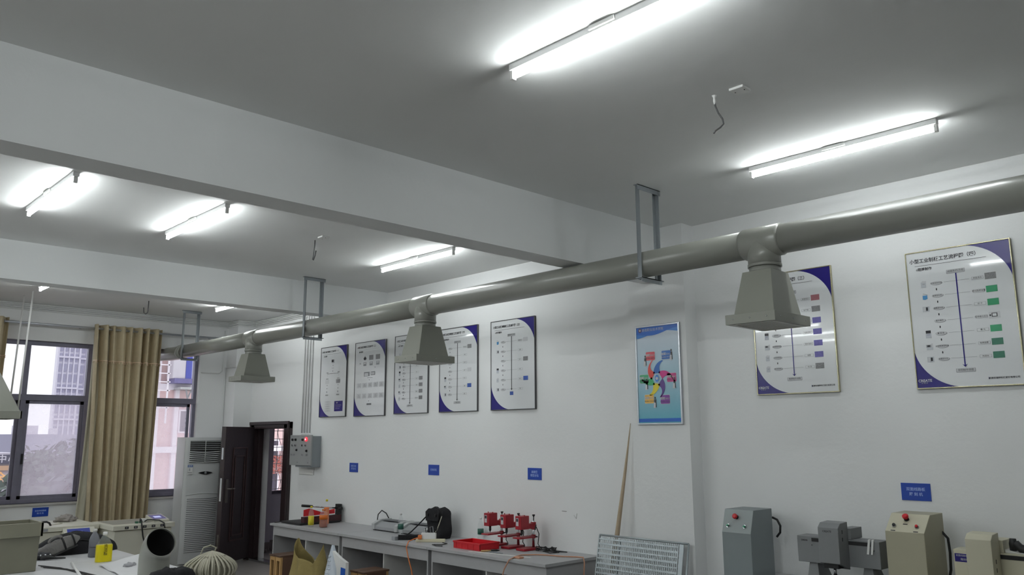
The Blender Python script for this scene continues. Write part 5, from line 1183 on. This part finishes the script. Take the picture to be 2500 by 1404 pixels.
one(mb, 'black_bag', 'black cloth bag lying between the duct elbow and the cable coil', 'bag')

# ================================================================ OUTSIDE THE WINDOWS
GZ = -9.0
GROUND = mat('pale_paving', (176, 174, 180), 0.9, var=0.1, vscale=0.3)
go = MB(GROUND).box(-420, -0.6, -200, 300, GZ-0.3, GZ).build('ground_outside', None, None); go['kind'] = 'structure'
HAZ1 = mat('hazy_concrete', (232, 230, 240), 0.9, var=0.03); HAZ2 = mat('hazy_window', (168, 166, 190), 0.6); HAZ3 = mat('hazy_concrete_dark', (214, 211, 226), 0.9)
def tower(y0, y1, x, depth, top, label, cols, m1):
    t = thing('apartment_tower', (x-depth/2, (y0+y1)/2, GZ), label, 'tower block', 'hazy apartment towers')
    MB(m1).box(x-depth, x, y0, y1, GZ, top).build('body', None, t)
    wd = (y1-y0)/cols
    for k in range(cols):
        m = MB(HAZ2); yy = y0+wd*(k+0.22)
        nfl = int((top-GZ-4)/3.0)
        for f_ in range(nfl): m.box(x, x+0.3, yy, yy+wd*0.52, GZ+3+f_*3.0, GZ+3+f_*3.0+2.3)
        m.build('window_column', None, t)
    m = MB(HAZ3)
    for k in range(cols+1): m.box(x, x+0.8, y0+wd*k-0.15, y0+wd*k+0.15, GZ, top)
    for f_ in range(0, int((top-GZ)/9.0)): m.box(x, x+0.9, y0, y1, GZ+9.0*f_+7, GZ+9.0*f_+7.5)
    m.build('balcony_bands', None, t)
    return t
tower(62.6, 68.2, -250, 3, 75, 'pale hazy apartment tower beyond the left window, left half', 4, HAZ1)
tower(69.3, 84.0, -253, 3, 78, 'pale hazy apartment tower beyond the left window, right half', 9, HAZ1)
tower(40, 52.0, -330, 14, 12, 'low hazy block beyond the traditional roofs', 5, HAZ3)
# traditional buildings with sign
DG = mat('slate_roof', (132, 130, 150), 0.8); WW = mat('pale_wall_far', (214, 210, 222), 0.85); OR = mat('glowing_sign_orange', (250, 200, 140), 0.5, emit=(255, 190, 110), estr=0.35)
def roofed(x, y0, y1, z0, zt, label, m1=WW):
    t = thing('traditional_house', (x-3, (y0+y1)/2, GZ), label, 'building', 'grey-roofed buildings beyond the window')
    MB(m1).box(x-7, x, y0, y1, GZ, z0).build('wall', None, t)
    MB(DG).prism([(x+0.9, y0-0.8, z0), (x-7.9, y0-0.8, z0), (x-5.5, y0-0.8, z0+(zt-z0)*0.55), (x-3.5, y0-0.8, zt), (x-1.5, y0-0.8, z0+(zt-z0)*0.55)], (0, y1-y0+1.6, 0)).build('roof', None, t)
    for k in range(5):
        y = y0+(k+0.3)*(y1-y0)/5; MB(HAZ2).box(x, x+0.05, y, y+(y1-y0)/12, z0-2.6, z0-1.2).build('window', None, t)
    for s in (0.35, 0.65): MB(m1).box(x-4.2, x-3.6, y0+(y1-y0)*s, y0+(y1-y0)*s+0.8, zt-0.2, zt+0.7).build('chimney', None, t)
    return t
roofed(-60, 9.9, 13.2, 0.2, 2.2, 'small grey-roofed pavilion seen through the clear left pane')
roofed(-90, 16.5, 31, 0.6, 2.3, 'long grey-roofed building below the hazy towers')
t = thing('shop_building', (-31, 0, GZ), 'low shop building with a lettered sign board seen through the left pane', 'building')
MB(WW).box(-34, -28.2, -14, 3.34, GZ, 1.25).build('wall', None, t)
m = MB(mat('sign_board_dark', (84, 84, 104), 0.5)); m.box(-28.2, -28.0, -14, 3.32, 0.80, 1.18)
B = Board(m, (-28.0, 0.0, 1.18), (0, 1, 0), (0, 0, -1), (1, 0, 0))
for i, c_ in enumerate('老年人服务中心'): B.text(c_, 3.12-0.40*(6-i), 0.19, 0.36, HAZ1, 3, bold=0.006)
m.build('sign_board', None, t)
m = MB(mat('orange_lattice', (226, 186, 150), 0.6)); m.box(-28.2, -28.05, -14, 3.32, 0.52, 0.72); m.build('lattice_band', None, t)
m = MB(OR); B = Board(m, (-28.15, 0, 0.46), (0, 1, 0), (0, 0, -1), (1, 0, 0))
for i, c_ in enumerate('食全'): B.text(c_, 2.2+0.55*i, 0.28, 0.5, OR, 3, bold=0.01)
m.build('lit_lettering', None, t)
# trees
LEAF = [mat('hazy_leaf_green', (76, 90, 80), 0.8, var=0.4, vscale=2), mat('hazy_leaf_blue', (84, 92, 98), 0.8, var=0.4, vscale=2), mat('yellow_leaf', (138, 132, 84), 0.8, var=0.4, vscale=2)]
TRK = mat('tree_trunk', (92, 84, 80), 0.9)
def tree(x, y, ztop, r, m_, label, seed):
    rnd = random.Random(seed); t = thing('leafy_tree', (x, y, GZ), label, 'tree', 'trees below the window')
    zc = ztop-r
    MB(TRK).tube([(x, y, GZ), (x+0.2, y, (GZ+zc)/2), (x, y+0.2, zc)], [0.25, 0.18, 0.1], n=8).build('trunk', None, t)
    m = MB(m_)
    for i in range(1700):
        d = Vector((rnd.gauss(0, 1), rnd.gauss(0, 1), rnd.gauss(0, 1))).normalized(); k = 0.62+0.4*rnd.random()
        k *= 1+0.28*noise.noise(d*2.5+Vector((seed, 0, 0)))
        p = Vector((x, y, zc))+Vector((d.x*r, d.y*r, d.z*r))*k
        a = Vector((rnd.gauss(0, 1), rnd.gauss(0, 1), rnd.gauss(0, 1))).normalized()*r*0.10; b2 = d.cross(a).normalized()*r*0.07
        m.face([p-a, p+b2, p+a, p-b2])
    m.build('foliage', None, t, fix=False)
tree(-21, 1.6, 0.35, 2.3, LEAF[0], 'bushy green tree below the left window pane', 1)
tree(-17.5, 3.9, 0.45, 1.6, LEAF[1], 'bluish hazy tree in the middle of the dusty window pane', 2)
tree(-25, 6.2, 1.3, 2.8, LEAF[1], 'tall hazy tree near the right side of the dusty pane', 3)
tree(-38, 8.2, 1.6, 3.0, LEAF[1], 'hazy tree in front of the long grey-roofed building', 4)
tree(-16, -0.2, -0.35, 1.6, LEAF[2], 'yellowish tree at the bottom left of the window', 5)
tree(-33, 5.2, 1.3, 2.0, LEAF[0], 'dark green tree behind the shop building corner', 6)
m = MB(mat('garden_wall_white', (226, 224, 232), 0.9)); m.box(-14.3, -14.1, 1.0, 9, GZ, -0.55); m.box(-14.4, -14.0, 2.6, 3.0, GZ, -0.2)
one(m, 'garden_wall', 'pale wall with a post seen at the bottom of the dusty pane', 'wall')
# neighbour building with outdoor unit
PINK = mat('pink_tile_wall', (226, 196, 194), 0.85, var=0.06, vscale=3); PWH = mat('pale_band', (238, 232, 238), 0.8)
t = thing('neighbour_building', (-10, 6, GZ), 'pink-walled neighbouring building seen past the air conditioner and through the door', 'building')
MB(PINK).box(-9, -7.0, 1.15, 14, GZ, 12).build('wall', None, t)
m = MB(PWH)
for z in (-6.2, -3.2, -0.2, 1.52, 3.0, 6.0): m.box(-7.0, -6.85, 1.15, 14, z, z+0.14)
for y in (1.15, 1.62, 5.2): m.box(-7.0, -6.9, y, y+0.10, GZ, 12)
m.build('bands', None, t)
for (y0, y1, z0, z1) in ((1.80, 1.98, 2.02, 2.50), (4.20, 4.40, 1.25, 1.78), (4.22, 4.42, 0.45, 0.95), (4.9, 5.1, 1.3, 1.8), (1.85, 2.1, 0.2, 1.2), (2.9, 3.6, 0.4, 1.5)):
    wf = MB(PWH); wf.box(-7.0, -6.96, y0-0.04, y1+0.04, z0-0.04, z1+0.04); wfo = wf.build('window_frame', None, t)
    MB(mat('dim_pane', (70, 62, 78), 0.2)).box(-6.975, -6.955, y0, y1, z0, z1).build('pane', None, wfo)
m = MB(mat('rust_red_creeper', (176, 104, 96), 0.9)); rnd = random.Random(5)
for i in range(900):
    p = Vector((-6.9+0.1*rnd.random(), 4.0+0.9*rnd.random(), 0.95+0.45*rnd.random())); a = Vector((0, rnd.gauss(0, 1), rnd.gauss(0, 1))).normalized()*0.022; b2 = Vector((1, 0, 0)).cross(a)*0.7
    m.face([p-a, p+b2, p+a, p-b2])
m.build('creeper', None, t, fix=False)
# balcony rails
m = MB(PWH)
for z in (2.55, 2.75, 2.95, 3.15, 3.35, 3.55): m.box(-6.6, -6.56, 0.6, 1.35, z, z+0.025)
for y in (0.62, 0.95, 1.28): m.box(-6.6, -6.56, y, y+0.03, 2.2, 3.9)
m.build('balcony_rail', None, t)
t = thing('outdoor_unit', (-6.6, 1.68, 3.2), 'grey and blue outdoor air-conditioning unit on a bracket outside the right window pane', 'outdoor unit')
MB(mat('outdoor_grey', (200, 196, 204), 0.5)).box(-6.85, -6.48, 1.36, 1.66, 3.25, 3.85).build('casing', None, t, bev=0.01)
MB(mat('unit_blue', (52, 66, 170), 0.5)).box(-6.82, -6.47, 1.66, 1.80, 3.25, 3.85).build('blue_side', None, t)
MB(mat('unit_side_grey', (170, 170, 190), 0.5)).box(-6.84, -6.5, 1.80, 2.0, 3.22, 3.85).build('side_casing', None, t)
m = MB(mat('bracket_violet', (104, 98, 150), 0.6)); m.box(-6.9, -6.45, 1.40, 2.0, 3.14, 3.25); m.box(-7.0, -6.45, 1.55, 2.02, 3.00, 3.05, GREYM)
m.tube([(-6.5, 1.70, 3.02), (-6.9, 1.95, 2.62)], 0.02, GREYI, n=6); m.tube([(-6.5, 1.85, 3.02), (-6.98, 1.85, 2.6)], 0.02, GREYI, n=6); m.build('bracket', None, t)
